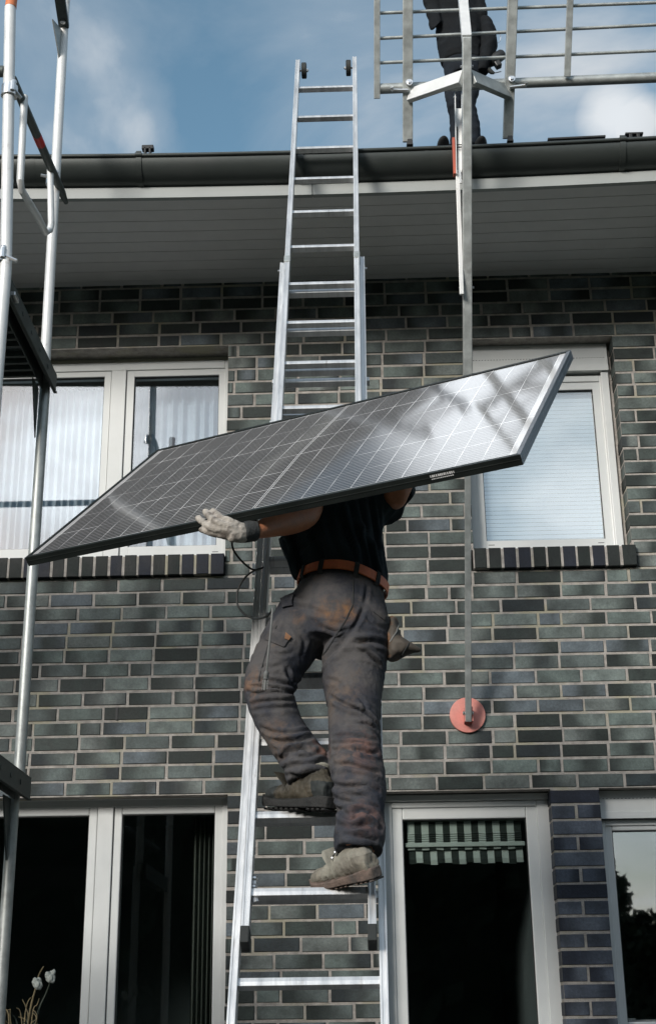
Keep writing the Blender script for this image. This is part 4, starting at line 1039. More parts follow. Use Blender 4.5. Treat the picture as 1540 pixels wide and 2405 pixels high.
folds(trou, [(.006, .007, (1000, 130), (1150, 140), (1300, 190), (1430, 220)), (.007, .007, (990, 320), (1100, 350), (1250, 350), (1430, 400)), (.006, .006, (1010, 440), (1100, 480), (1250, 500), (1420, 540)), (.011, .008, (1040, 540), (1150, 590), (1280, 560), (1390, 600)), (.013, .008, (1090, 605), (1180, 645), (1240, 620)), (.010, .008, (1060, 700), (1200, 720), (1330, 690), (1450, 740)), (.009, .007, (1100, 780), (1250, 810), (1400, 860)), (.007, .007, (1340, 590), (1440, 680), (1460, 740)), (.005, .006, (1080, 900), (1200, 870), (1350, 900))], 528.4, 1761.4, .25164)
def trousers_mat():
    m = bpy.data.materials.new('work_trousers'); m.use_nodes = True; t = m.node_tree; b = t.nodes['Principled BSDF']; b.inputs['Roughness'].default_value = .95; b.inputs['Specular IOR Level'].default_value = .15
    tc = N(t, 'ShaderNodeTexCoord'); g = N(t, 'ShaderNodeNewGeometry'); pos = g.outputs['Position']
    def noi(sc, det=6, r=.6, dis=0): 
        n = N(t, 'ShaderNodeTexNoise'); n.inputs['Scale'].default_value = sc; n.inputs['Detail'].default_value = det; n.inputs['Roughness'].default_value = r; n.inputs['Distortion'].default_value = dis; t.links.new(tc.outputs['Object'], n.inputs['Vector']); return n.outputs[0]
    def mixc(f, a, c):
        x = N(t, 'ShaderNodeMix', data_type='RGBA'); t.links.new(f, x.inputs[0])
        if hasattr(a, 'links'): t.links.new(a, x.inputs[6])
        else: x.inputs[6].default_value = (*a, 1)
        x.inputs[7].default_value = (*c, 1); return x.outputs[2]
    base = ramp(t, noi(5, 8), [(.3, (.028, .032, .043)), (.7, (.056, .059, .068))])
    c = mixc(ramp(t, noi(6.5, 9, .62), [(.40, 0.), (.58, .85)]), base, (.097, .092, .090))      # ground-in dust
    c = mixc(ramp(t, noi(17, 8, .65), [(.60, 0.), (.72, .7)]), c, (.115, .090, .074))
    # clay stains where he kneels and wipes his hands
    def spot(p, r, col, amt, c, sc=24):
        vm = N(t, 'ShaderNodeVectorMath', operation='DISTANCE'); t.links.new(pos, vm.inputs[0]); vm.inputs[1].default_value = p
        f = mth(t, 'SUBTRACT', 1, mth(t, 'DIVIDE', vm.outputs['Value'], r), clamp=True)
        f = mth(t, 'MULTIPLY', f, ramp(t, noi(sc, 7, .6, .6), [(.40, 0.), (.66, 1.)]))
        return mixc(mth(t, 'MULTIPLY', f, amt, clamp=True), c, col)
    O = (.21, .118, .064)
    for px, py, Y, r, col, am in ((775, 1440, -2.97, .075, O, 1.1), (815, 1435, -2.98, .055, O, 1.2), (700, 1450, -2.96, .03, O, 1.1), (590, 1612, -2.97, .085, (.19, .115, .075), 1.0), (850, 1745, -3.08, .10, (.16, .10, .085), 1.0), (858, 1775, -3.09, .09, (.17, .095, .08), 1.0), (815, 1775, -3.08, .06, (.17, .13, .11), 1.0), (640, 1740, -3.0, .09, (.16, .105, .07), 1.0), (750, 1755, -3.02, .05, (.19, .085, .055), 1.2), (860, 1925, -3.18, .08, (.18, .10, .08), 1.0), (850, 1840, -3.12, .10, (.13, .10, .09), 1.0), (800, 1640, -2.98, .12, (.13, .10, .08), 1.2)):
        c = spot(at(px, py, Y), r, col, am, c)
    t.links.new(c, b.inputs['Base Color'])
    bp = N(t, 'ShaderNodeBump'); bp.inputs['Strength'].default_value = .35; bp.inputs['Distance'].default_value = .004; t.links.new(noi(190, 3), bp.inputs['Height'])
    bp2 = N(t, 'ShaderNodeBump'); bp2.inputs['Strength'].default_value = .5; bp2.inputs['Distance'].default_value = .012; t.links.new(noi(34, 5, .55, .4), bp2.inputs['Height']); t.links.new(bp.outputs[0], bp2.inputs['Normal']); t.links.new(bp2.outputs[0], b.inputs['Normal'])
    return m
M['trousers'] = trousers_mat(); trou.data.materials.append(M['trousers'])
# things sewn or worn on the cloth are laid on its surface
bT = bvh(trou)
def on(px, py, tree, lift=.003):
    d = (at(px, py, -2.9)-CAMP).normalized(); h = tree.ray_cast(CAMP, d)
    if h[0] is None: return None
    return h[0]+h[1]*lift, h[1]
def patch(quad, tree, name, mats, parent, nx=6, ny=6, th=.004, lift=.004):
    mb = MB(); pts = []; last = None
    for j in range(ny+1):
        for i in range(nx+1):
            u, v = i/nx, j/ny
            a = [quad[0][k]*(1-u)+quad[1][k]*u for k in (0, 1)]; b = [quad[3][k]*(1-u)+quad[2][k]*u for k in (0, 1)]
            h = on(a[0]*(1-v)+b[0]*v, a[1]*(1-v)+b[1]*v, tree, lift); h = h or last; last = h; pts.append(h)
    n = len(pts); mb.v = [tuple(p) for p, _ in pts]+[tuple(p-q*(th+lift)) for p, q in pts]
    W_ = nx+1
    for j in range(ny):
        for i in range(nx):
            a = j*W_+i; mb.f.append((a, a+1, a+W_+1, a+W_)); mb.mi.append(0)
    rim = [i for i in range(nx+1)]+[j*W_+nx for j in range(1, ny+1)]+[ny*W_+i for i in range(nx-1, -1, -1)]+[j*W_ for j in range(ny-1, 0, -1)]
    for k in range(len(rim)): a, b = rim[k], rim[(k+1) % len(rim)]; mb.f.append((a, b, b+n, a+n)); mb.mi.append(0)
    return mb.build(name, mats, parent, smooth=True)
def seam(pts, tree, r, name, mats, parent):
    p = []
    for i in range(len(pts)-1):
        for k in range(5):
            t = k/5; h = on(pts[i][0]*(1-t)+pts[i+1][0]*t, pts[i][1]*(1-t)+pts[i+1][1]*t, tree, r*.4)
            if h: p.append(h[0])
    return MB().tube(p, r, 6).build(name, mats, parent, smooth=True)
patch([(640, 1476), (682, 1497), (666, 1521), (622, 1501)], bT, 'pocket_flap', 'trousers', trou, th=.005, lift=.006)
patch([(671, 1487), (683, 1497), (677, 1505), (668, 1502)], bT, 'flap_tab', 'pouch', trou, 3, 3, .004, .009)
patch([(663, 1408), (690, 1396), (688, 1422), (666, 1430)], bT, 'pocket_bag', 'trousers', trou, 5, 5, .010, .010)
patch([(876, 1428), (903, 1446), (901, 1456), (875, 1437)], bT, 'hip_pocket', 'trousers', trou, 5, 3, .004, .004)
seam([(829, 1362), (828, 1420), (812, 1455), (790, 1490), (765, 1530), (748, 1552)], bT, .0022, 'back_seam', 'cuff', trou)
seam([(650, 1470), (628, 1520), (612, 1580), (604, 1615)], bT, .0018, 'side_seam', 'cuff', trou)
# t-shirt
sh_ = MB()
def ring(px, py, Y, a, b, tilt=1.0):
    return (at(px, py, Y), S_*a, B_*b)
NK = Vector((-.015, -2.56, Z+2.06))
sh_.loft([(wc+U_*.012, S_*.142, B_*.104), (wc+U_*.034, S_*.158, B_*.120), ring(801, 1330, -2.775, .168, .134), ring(793, 1300, -2.75, .170, .135), ring(783, 1255, -2.715, .178, .135), ring(784, 1205, -2.69, .188, .135), (Vector((-.035, -2.66, Z+1.86)), S_*.195, B_*.135), (Vector((-.025, -2.63, Z+1.94)), S_*.190, B_*.12), (Vector((-.02, -2.60, Z+2.01)), S_*.13, B_*.09), (NK, S_*.065, B_*.065)], 36)
SHL, SHR = Vector((-.175, -2.67, Z+1.925)), Vector((.135, -2.60, Z+1.955))
eL = at(718, 1212, -2.96); sl_end = at(752, 1196, -2.85)
limb(sh_, [(SHL+Vector((.05, .02, .01)), .08, .085), (SHL, .078, .085), (SHL.lerp(sl_end, .5), .075, .08), (sl_end, .070, .070)], 20, (0, 1, 0))
# loose cloth hanging at his left flank
sh_.loft([(at(668, 1262, -2.76), Vector((.03, 0, 0)), Vector((0, .05, 0))), (at(685, 1300, -2.77), Vector((.032, 0, 0)), Vector((0, .06, 0))), (at(699, 1345, -2.79), Vector((.024, 0, 0)), Vector((0, .055, 0))), (at(702, 1362, -2.79), Vector((.014, 0, 0)), Vector((0, .045, 0)))], 16)
eR = at(927, 1166, -2.74); sr_end = SHR.lerp(eR, .62)
limb(sh_, [(SHR+Vector((-.05, 0, 0)), .08, .085), (SHR, .078, .085), (SHR.lerp(eR, .35), .072, .075), (sr_end, .066, .066)], 20, (0, 1, 0))
def shirtf(p, n):
    q = p-wc; a = q.dot(S_); u = q.dot(U_)
    v = noise.noise(Vector((a*17+u*4.5, p.y*10, u*2.6)))
    v2 = noise.noise(Vector((a*30-u*9, p.y*16, u*5+4)))
    A = .014 if a > -.03 else .009
    return A*(ridge(v)-.6)+.0035*v2+.003*noise.noise(p*14)
shirt = fuse(sh_, 't_shirt', 'shirt', wk, .0062, 4, shirtf)
folds(shirt, [(.010, .009, (1120, 150), (1160, 300), (1200, 450), (1230, 620)), (.010, .008, (1190, 130), (1230, 350), (1270, 520), (1320, 700)), (.009, .008, (1260, 120), (1290, 300), (1310, 450), (1350, 640)), (.008, .009, (1060, 180), (1090, 330), (1180, 560)), (.006, .007, (1320, 100), (1325, 250), (1340, 420), (1370, 650)), (.008, .008, (760, 480), (850, 430), (920, 330)), (.008, .008, (640, 370), (680, 430), (700, 510)), (.006, .009, (960, 230), (1000, 380), (1060, 540)), (.006, .008, (820, 300), (900, 420), (960, 560))], 434.5, 1127.3, .3431)
# belt with loops
bm_ = MB(); n = 72
for i in range(n):
    t = 2*math.pi*i/n; r = 1.0
    d = S_*math.cos(t)*.156+B_*math.sin(t)*.120; o_ = d.normalized()
    c = wc+d+U_*(.010+.004*math.sin(3*t)); 
    for k, (a, b) in enumerate(((0, -.0185), (.0055, -.0175), (.0055, .0175), (0, .0185))): bm_.v.append(tuple(c+o_*(a+.004)+U_*b))
for i in range(n):
    o = i*4; p = ((i+1) % n)*4
    for k in range(4): bm_.f.append((o+k, p+k, p+(k+1) % 4, o+(k+1) % 4)); bm_.mi.append(0)
belt = bm_.build('belt', 'belt', wk, smooth=True)
for ang in (-118, -74, -42, -150):
    t = R_(ang); d = S_*math.cos(t)*.156+B_*math.sin(t)*.120; o_ = d.normalized(); c = wc+d; tg = (-S_*math.sin(t)*.156+B_*math.cos(t)*.120).normalized()
    mb = MB()
    for k in range(7):
        u = -.034+.062*k/6; bul = .011 if 1 <= k <= 5 else .004
        for s_ in (-1, 1):
            for e_ in (0, .003): mb.v.append(tuple(c+U_*(u+.008)+tg*(.0085*s_)+o_*(bul+e_)))
    for k in range(6):
        o = k*4
        for a, b in ((0, 1), (1, 3), (3, 2), (2, 0)): mb.f.append((o+a, o+b, o+4+b, o+4+a)); mb.mi.append(0)
    mb.build('belt_loop', 'cuff', trou)
# body: one continuous figure under the clothes, bare at neck and arms
bd = MB()
wrL = at(602, 1246, -3.175)
limb(bd, dens([(SHL+Vector((.06, 0, 0)), .06, .06), (SHL, .06, .062), (SHL.lerp(eL, .55), .052, .054), (eL, .044, .046), (eL.lerp(wrL, .3), .050, .047), (eL.lerp(wrL, .65), .041, .038), (wrL, .030, .027), (at(570, 1249, -3.20), .034, .022)]), 18, (0, .3, 1))
hR = Vector((.235, -2.70, Z+2.165)); wrR = eR.lerp(hR, .8)
limb(bd, dens([(SHR+Vector((-.06, 0, 0)), .05, .05), (SHR, .052, .052), (SHR.lerp(eR, .55), .050, .052), (eR, .046, .048), (eR.lerp(wrR, .35), .050, .048), (wrR, .030, .028), (hR, .038, .020)]), 18, (1, 0, .2))
for i in range(4):     # right hand spread under the panel
    a = hR+Vector((-.028+.019*i, -.01, .012)); dirf = Vector((-.03+.02*i, -.8, .20)).normalized()
    limb(bd, [(a, .010, .010), (a+dirf*.04, .0095, .0095), (a+dirf*(.075+(.012 if i in (1, 2) else 0)), .008, .008)], 10)
limb(bd, [(hR+Vector((-.035, .0, -.005)), .012, .012), (hR+Vector((-.06, -.035, .005)), .010, .010), (hR+Vector((-.068, -.06, .012)), .008, .008)], 10)
bd.loft([(wc-U_*.2, S_*.12, B_*.09), (wc, S_*.115, B_*.085), (wc.lerp(NK, .4)+Vector((-.02, 0, 0)), S_*.125, B_*.09), (wc.lerp(NK, .8), S_*.14, B_*.085), (NK+Vector((0, -.01, -.03)), S_*.09, B_*.07), (NK+Vector((0, .01, .02)), S_*.058, B_*.058), (NK+Vector((-.01, .05, .07)), S_*.055, B_*.055)], 24)
HC = NK+Vector((-.015, .085, .115)); hx = Matrix.Rotation(R_(-28), 3, 'X')
bd.ball(HC, (.077, .096, .118), 14, 0, hx)
fwd = hx@Vector((0, 1, 0)); upv = hx@Vector((0, 0, 1))
bd.ball(HC+fwd*.085-upv*.02, (.014, .02, .026), 8, 0, hx)                       # nose
for sx in (-1, 1):
    bd.ball(HC+Vector((sx*.078, 0, 0))-upv*.008, (.012, .022, .034), 8, 0, hx)   # ears
    bd.ball(HC+Vector((sx*.034, 0, 0))+fwd*.078+upv*.022, (.024, .012, .010), 8, 0, hx)   # brows
    bd.ball(HC+Vector((sx*.042, 0, 0))+fwd*.060-upv*.035, (.026, .022, .024), 8, 0, hx)  # cheeks
bd.ball(HC+fwd*.078-upv*.062, (.026, .016, .007), 8, 0, hx).ball(HC+fwd*.072-upv*.09, (.026, .022, .02), 8, 0, hx)   # mouth, chin
for B2, dx in ((LL, 0), (LR, 0)): limb(bd, [(p, a*.72, b*.72) for p, a, b in dens(B2)], 16)
body = fuse(bd, 'body', 'skin', wk, .0075, 4)
for sx in (-1, 1): MB().ball(HC+Vector((sx*.032, 0, 0))+fwd*.083+upv*.004, (.011, .009, .007), 10, 0, hx).build('eye', 'white_print', body, smooth=True)
hb = MB(); hb.ball(HC+upv*.012-fwd*.012, (.082, .098, .118), 18, 0, hx)
hb.f = [f for f in hb.f if all(((Vector(hb.v[i])-HC).dot(upv) > .035 or (Vector(hb.v[i])-HC).dot(fwd) < -.02) and (Vector(hb.v[i])-HC).dot(upv) > -.07 for i in f)]; hb.mi = [0]*len(hb.f)
hair = hb.build('hair', 'hair', wk, smooth=True)
# left glove closing over the front edge of the panel
def onpan(px, py, lift):
    d = (at(px, py, -3.1)-CAMP).normalized(); k = (ctr-CAMP).dot(NN)/d.dot(NN); return CAMP+d*k+NN*lift
gl_ = MB()
limb(gl_, dens([(at(574, 1250, -3.195), .034, .026), (at(562, 1251, -3.212), .037, .024), (at(548, 1247, -3.225), .042, .021), (at(540, 1244, -3.232), .040, .017)]), 20, (0, .15, 1))
def finger(pts, rs): 
    gl_.tube(smooth_path(pts, 5), list(np.interp(np.linspace(0, 1, (len(pts)-1)*5+1), np.linspace(0, 1, len(rs)), rs)), 12)
    gl_.ball(pts[-1], rs[-1]*1.02, 8)
finger([at(556, 1234, -3.222), at(536, 1224, -3.236), at(518, 1216, -3.226), onpan(504, 1208, .012)], [.0155, .0145, .0130, .0112])
finger([at(550, 1240, -3.232), at(527, 1234, -3.246), at(504, 1224, -3.238), onpan(485, 1209, .012)], [.0150, .0142, .0130, .0112])
finger([at(550, 1251, -3.232), at(523, 1246, -3.242), at(492, 1237, -3.232), onpan(469, 1225, .012)], [.0145, .0138, .0122, .0108])
finger([at(552, 1261, -3.222), at(524, 1258, -3.230), at(496, 1252, -3.222), at(474, 1244, -3.205)], [.0138, .0125, .0110, .0096])
finger([at(560, 1256, -3.20), at(540, 1252, -3.16), at(522, 1243, -3.12)], [.0150, .0140, .0120])
glove = fuse(gl_, 'glove', 'glove', wk, .0032, 2, lambda p, n: .0020*noise.noise(p*85)+.0022*noise.noise(p*34))
mb = MB().tube(smooth_path([at(600, 1246, -3.172), at(597, 1246, -3.174), at(586, 1248, -3.185), at(574, 1250, -3.195), at(570, 1250, -3.198)], 4), list(np.interp(np.linspace(0, 1, 17), [0, .1, .2, .5, .85, 1], [.036, .039, .036, .036, .036, .034])), 24)
mb.build('glove_cuff', 'cuff', glove, smooth=True)
# boots
def boot(heel, toe, upd, label, leather, solem, ank, tong, capm='rubber'):
    heel, toe = Vector(heel), Vector(toe); x = (toe-heel); Lb = x.length; x.normalize(); z = Vector(upd); z = (z-x*z.dot(x)).normalized(); y = z.cross(x); k = Lb/.31
    pt = lambda a, b, c: heel+(x*a+y*b+z*c)*k
    mb = MB()
    secs = [(.005, .026, .034, .075), (.03, .030, .037, .095), (.07, .030, .037, .105), (.12, .030, .036, .100), (.16, .028, .039, .088), (.20, .028, .044, .070), (.24, .028, .047, .062), (.275, .028, .043, .058), (.298, .030, .030, .048)]
    for i in range(1): 
        ss = []
        for (a, lo_, hw, h) in secs: c = (lo_+h)/2; ss.append((pt(a, 0, c), y*hw*k, z*((h-lo_)/2+.012)*k))
        mb.loft(ss, 22)
    ank = Vector(ank); s0 = pt(.068, 0, .05); sd = (ank-s0).normalized(); sa = (x-sd*x.dot(sd)).normalized(); sb = sd.cross(sa); hs = (ank-s0).length
    sp_ = lambda f, a, b: s0+sd*(hs*f)+sa*a*k+sb*b*k
    mb.loft([(s0, x*.058*k, y*.037*k), (sp_(.45, 0, 0), (x+sa)*.5*.055*k, sb*.039*k), (sp_(.8, 0, 0), sa*.056*k, sb*.043*k), (sp_(1, 0, 0), sa*.057*k, sb*.045*k)], 22)
    def wear(p, n):
        a = (p-heel).dot(x)/k; c = (p-heel).dot(z)/k; q = .0022*noise.noise(p*30)+.0022*noise.noise(p*75)
        q += -.0035*math.exp(-abs(a-.232-.15*(c-.03))/.0035)          # toe-cap seam
        q += -.003*math.exp(-abs(a-.055-.25*(c-.03))/.0035)           # heel counter
        q += -.0025*math.exp(-abs(c-.075-.06*math.sin(a*14))/.003)*(a < .2)
        if .14 < a < .23: q += .0035*math.sin(a*230+c*60)             # the vamp creases where the foot bends
        return q
    b = fuse(mb, 'boot', [leather, capm], wk, .0036, 4, wear, lambda p: 1 if ((p-heel).dot(x)/k > .232+.15*((p-heel).dot(z)/k-.03) or ((p-heel).dot(x)/k < .055+.25*((p-heel).dot(z)/k-.03) and (p-heel).dot(z)/k < .085)) else 0)
    if label: b['label'] = label
    so_ = MB(); outl = [(-.006, .0), (-.004, .022), (.02, .037), (.07, .039), (.13, .036), (.19, .045), (.24, .050), (.28, .046), (.305, .030), (.314, .0)]
    outl += [(a, -b_) for a, b_ in reversed(outl[1:-1])]
    lo_ring = [pt(a, b_, .002+(.010 if a > .28 else 0)) for a, b_ in outl]; hi_ring = [pt(a, b_*1.02, .028+(.014 if a > .28 else 0)+(.010 if a < .03 else 0)+(.004*math.sin(a*24))) for a, b_ in outl]; m_ring = [pt(a, b_*1.04, .018+(.010 if a > .28 else 0)) for a, b_ in outl]
    n = len(outl); so_.add(lo_ring+m_ring+hi_ring, [tuple(range(n)), tuple(range(3*n-1, 2*n-1, -1))]+[(r_*n+i, r_*n+(i+1) % n, (r_+1)*n+(i+1) % n, (r_+1)*n+i) for r_ in (0, 1) for i in range(n)])
    for a in [.0, .022, .044, .066]+[.125+.022*q for q in range(8)]:
        w = np.interp(a, [0, .07, .13, .24, .30], [.032, .036, .032, .046, .026])
        c = pt(a+.006, 0, -.003+(.010 if a > .285 else 0)); so_.beam(c-y*w*.97*k, c+y*w*.97*k, .013*k, .007*k, x)
    so_.build('sole', solem, b, bevel=.003, smooth=True)
    # tongue and eyelet hooks
    tg_ = [(Vector(q), w_) for q, w_ in tong]; so_ = MB()
    so_.loft([(q, y*w_, x*.006) for q, w_ in tg_], 14).build('tongue', 'boot_dusty' if capm == 'boot_dusty_dark' else leather, b, smooth=True)
    so_ = MB().loft([(pt(.128, 0, .095), y*.026*k, x*.006*k), (sp_(.85, .062, 0), y*.030*k, sa*.006*k), (sp_(1.22, .078, 0), y*.027*k, sa*.004*k)], 14).build('instep', leather, b, smooth=True)
    for i in range(3):
        for s_ in (-1, 1): c = pt(.135+.022*i, s_*.028, .112-.016*i); MB().ball(c, .0065*k, 6).tube([c, c+z*.008], .0025, 6).build('lace_hook', 'metal_bright', b)
    for i in range(3): MB().tube([pt(.137+.022*i, -.028, .116-.016*i), pt(.148+.022*i, 0, .122-.016*i), pt(.137+.022*i, .028, .116-.016*i)], .0028*k, 6).build('lace', 'cuff', b, smooth=True)
    # padded collar
    cr_ = [sp_(1, .057*math.cos(t_), .045*math.sin(t_)) for t_ in [2*math.pi*q/24 for q in range(25)]]
    MB().tube(cr_, .0085*k, 8).build('collar', 'boot_dusty', b, smooth=True)
    return b
rl = LP(mf[0], 'mid'); rr = LP(mf[1], 'mid')
boot(at(776, 1901, -3.085), at(628, 1899, -2.86), (0.04, 0, 1), 'dark worn work boot set flat on the upper rung', 'boot_leather', 'boot_sole', at(738, 1822, -3.0), [(at(690, 1862, -2.97), .030), (at(678, 1838, -2.965), .036), (at(664, 1822, -2.955), .034), (at(655, 1814, -2.95), .022)])
boot(at(886, 2062, -3.20), at(746, 2090, -2.985), (-.34, -.10, .94), 'dusty grey work boot with its heel raised on the lower rung', 'boot_dusty', 'sole_dusty', at(838, 1990, -3.135), [(at(800, 2042, -3.10), .034), (at(786, 2018, -3.095), .042), (at(776, 2002, -3.09), .040), (at(769, 1994, -3.085), .024)], 'boot_dusty_dark')
# leather pouch at the right hip
pl = [(915, 1446), (936, 1463), (934, 1482), (987, 1527), (962, 1540), (921, 1554), (907, 1546), (909, 1500)]
pb_ = MB()
pb_.loft([(at(921, 1450, -2.85), Vector((.016, 0, 0)), Vector((0, .03, 0))), (at(921, 1475, -2.86), Vector((.022, 0, .004)), Vector((0, .045, 0))), (at(925, 1505, -2.865), Vector((.032, 0, -.012)), Vector((0, .055, 0))), (at(928, 1535, -2.87), Vector((.030, 0, -.006)), Vector((0, .055, 0))), (at(916, 1551, -2.87), Vector((.012, 0, 0)), Vector((0, .035, 0)))], 20)
pb_.loft([(at(918, 1520, -2.87), Vector((0, 0, .040)), Vector((0, .05, 0))), (at(945, 1520, -2.88), Vector((0, 0, .034)), Vector((0, .05, 0))), (at(966, 1524, -2.885), Vector((0, 0, .020)), Vector((0, .036, 0))), (at(987, 1527, -2.89), Vector((0, 0, .004)), Vector((0, .008, 0)))], 20)
pch = fuse(pb_, 'tool_pouch', 'pouch', None, .005, 3, lambda p, n: .006*(ridge(noise.noise(Vector((p.x*16, p.y*10, p.z*22))))-.5)+.003*noise.noise(p*30))
tag(pch, 'worn brown leather pouch hanging at the right hip of the climbing worker', 'tool pouch')
bP = bvh(pch); seam([(936, 1464), (930, 1485), (912, 1514)], bP, .003, 'welt', 'cable_grey', pch); seam([(963, 1505), (948, 1530), (940, 1545)], bP, .0025, 'welt', 'cuff', pch)

# ---------------------------------------------------------------- the second worker, up on the roof
YR2 = 1.75
rw = thing('person', 'worker in black jacket and dark trousers standing on the roof behind the guardrail', 'person', at(1090, 345, YR2))
q_ = lambda x, y, dy=0: at(x, y, YR2+dy)
X_, Y_ = Vector((1, 0, 0)), Vector((0, 1, 0))
mb = MB()
RLg = [(q_(1068, 165), .085, .09), (q_(1064, 210), .075, .08), (q_(1067, 245, -.04), .066, .07), (q_(1071, 285), .055, .06), (q_(1071, 345), .055, .06)]
RRg = [(q_(1105, 165), .085, .09), (q_(1104, 210), .075, .08), (q_(1098, 245, -.03), .062, .07), (q_(1106, 285), .062, .07), (q_(1109, 315), .066, .07), (q_(1105, 345), .058, .06)]
limb(mb, dens(RLg), 18); limb(mb, dens(RRg), 18)
mb.loft([(q_(1088, 182), X_*.15, Y_*.12), (q_(1086, 150), X_*.165, Y_*.13), (q_(1082, 120), X_*.15, Y_*.11)], 24)
rt_ = fuse(mb, 'trousers', 'dark_jeans', rw, .011, 4, lambda p, n: .007*noise.noise(Vector((p.x*12, p.y*12, p.z*26))))
mb = MB()
mb.loft([(q_(1083, 150), X_*.165, Y_*.135), (q_(1079, 120), X_*.175, Y_*.14), (q_(1078, 80), X_*.19, Y_*.14), (q_(1073, 30), X_*.19, Y_*.14), (q_(1062, -20), X_*.20, Y_*.14), (q_(1058, -60), X_*.21, Y_*.12), (q_(1058, -88), X_*.10, Y_*.08)], 26)
limb(mb, [(q_(1010, -50), .075, .075), (q_(1012, 0, -.05), .068, .07), (q_(1022, 60, -.10), .056, .058), (q_(1048, 42, .06), .050, .05), (q_(1064, 34, .2), .042, .042)], 16)
limb(mb, [(q_(1105, -50), .075, .075), (q_(1118, 0), .068, .07), (q_(1128, 40, -.03), .058, .06), (q_(1132, 85, .02), .05, .05), (q_(1138, 108, .06), .042, .042)], 16)
fuse(mb, 'jacket', 'black_cloth', rw, .011, 4, lambda p, n: .012*(ridge(noise.noise(Vector((p.x*9+p.z*5, p.y*9, p.z*9))))-.5))
mb = MB(); hc = q_(1060, -135); mb.ball(hc, (.085, .10, .125), 12).ball(hc+Vector((0, -.095, -.01)), (.016, .02, .025), 8).ball(hc+Vector((.085, 0, -.01)), (.012, .022, .034), 6).ball(hc+Vector((-.085, 0, -.01)), (.012, .022, .034), 6)
mb.loft([(q_(1058, -80), X_*.06, Y_*.06), (hc, X_*.055, Y_*.06)], 14); mb.loft([(q_(1080, 120), X_*.12, Y_*.09), (q_(1073, 30), X_*.14, Y_*.10), (q_(1060, -60), X_*.16, Y_*.09), (q_(1058, -88), X_*.07, Y_*.06)], 16)
for c_, dx in ((q_(1064, 34, .2), 1), (q_(1140, 112, .06), 0)):
    mb.ball(c_, (.032, .045, .05), 8)
    for i in range(4): a = c_+Vector((-.02+.013*i, -.03, -.02)); limb(mb, [(a, .010, .010), (a+Vector((0, -.03, -.035)), .009, .009), (a+Vector((0, -.02, -.065)), .008, .008)], 8)
    limb(mb, [(c_+Vector((-.03, 0, 0)), .011, .011), (c_+Vector((-.045, -.03, -.03)), .009, .009)], 8)
limb(mb, [(q_(1014, -50), .04, .04), (q_(1024, 58, -.09), .030, .030), (q_(1048, 42, .06), .030, .030), (q_(1064, 34, .2), .034, .034)], 12); limb(mb, [(q_(1103, -50), .04, .04), (q_(1126, 40, -.02), .032, .032), (q_(1138, 108, .06), .032, .032)], 12)
for B2 in (RLg, RRg): limb(mb, [(p, a*.7, b*.7) for p, a, b in B2], 12)
mb.loft([(q_(1088, 182), X_*.11, Y_*.08), (q_(1082, 120), X_*.12, Y_*.09)], 16)
fuse(mb, 'body', 'skin', rw, .011, 3)
hb = MB().ball(hc+Vector((0, .012, .02)), (.092, .104, .118), 14); hb.f = [f for f in hb.f if all(hb.v[i][2] > hc.z-.01 for i in f)]; hb.mi = [0]*len(hb.f); hb.build('hair', 'hair', rw, smooth=True)
for x_, sx in ((1040, -1), (1128, 1)):
    c_ = q_(x_, 343, -.03); MB().ball(c_, (.05, .13, .035), 10).ball(c_+Vector((sx*-.02, .08, .03)), (.05, .06, .05), 8).build('boot', 'black_plastic', rw, smooth=True)
tp = thing('tool_pouch', 'black tool pouch on the hip of the worker on the roof', 'tool pouch', q_(1148, 110))
mb = MB(); mb.loft([(q_(1138, 45, -.03), X_*.05, Y_*.06), (q_(1146, 75, -.03), X_*.065, Y_*.08), (q_(1147, 110, -.03), X_*.07, Y_*.09), (q_(1138, 150, -.03), X_*.065, Y_*.09), (q_(1130, 172, -.03), X_*.045, Y_*.07)], 18)
fuse(mb, 'bag', 'black_cloth', tp, .009, 3, lambda p, n: .006*noise.noise(p*22))
MB().tube([q_(1166+9*math.cos(t_), 88+13*math.sin(t_), -.03) for t_ in [2*math.pi*i/22 for i in range(23)]], .0028, 6).build('ring', 'metal_bright', tp, smooth=True)
dr = thing('cordless_drill', 'dark cordless drill stuck in the roof worker\'s pouch with its chuck outwards', 'drill', q_(1165, 140))
MB().tube([q_(1150, 145, -.05), q_(1163, 138, -.05), q_(1178, 128, -.05), q_(1181, 126, -.05)], [.045, .05, .045, .036], 18).build('motor_housing', 'black_plastic', dr, smooth=True)
MB().beam(q_(1160, 140, -.05), q_(1172, 158, -.05), .05, .06).build('battery', 'black_plastic', dr, bevel=.01)
MB().tube([q_(1146, 163, -.05), q_(1154, 170, -.05), q_(1160, 172, -.05)], [.022, .018, .010], 12).tube([q_(1158, 172, -.05), q_(1176, 168, -.05)], .004, 6).build('chuck', 'rubber', dr, smooth=True)

# ---------------------------------------------------------------- dry perennial before the garden door
pln = thing('garden_plant', 'dry perennial with two white papery flower heads at the bottom left corner', 'plant', at(60, 2450, -1.0))
rp = random.Random(5)
def stem(pts, r, m='stem'): return MB().tube(smooth_path([at(x, y, -1.0+dy) for x, y, dy in pts], 4), list(np.linspace(r, r*.5, (len(pts)-1)*4+1)), 6).build('stem', m, pln, smooth=True)
stem([(50, 2600, 0), (62, 2450, .01), (72, 2370, .0), (84, 2322, 0), (92, 2290, .01), (103, 2270, .0)], .006)
stem([(55, 2600, .04), (84, 2400, .03), (110, 2330, .02), (121, 2298, 0)], .005, 'stem_green')
stem([(40, 2600, .03), (66, 2410, .0), (63, 2370, 0), (53, 2347, -.01)], .004)
stem([(62, 2600, .02), (76, 2390, .0), (88, 2360, 0), (93, 2345, -.01)], .004)
stem([(66, 2600, .02), (58, 2420, .0), (64, 2360, 0), (74, 2342, -.01)], .004)
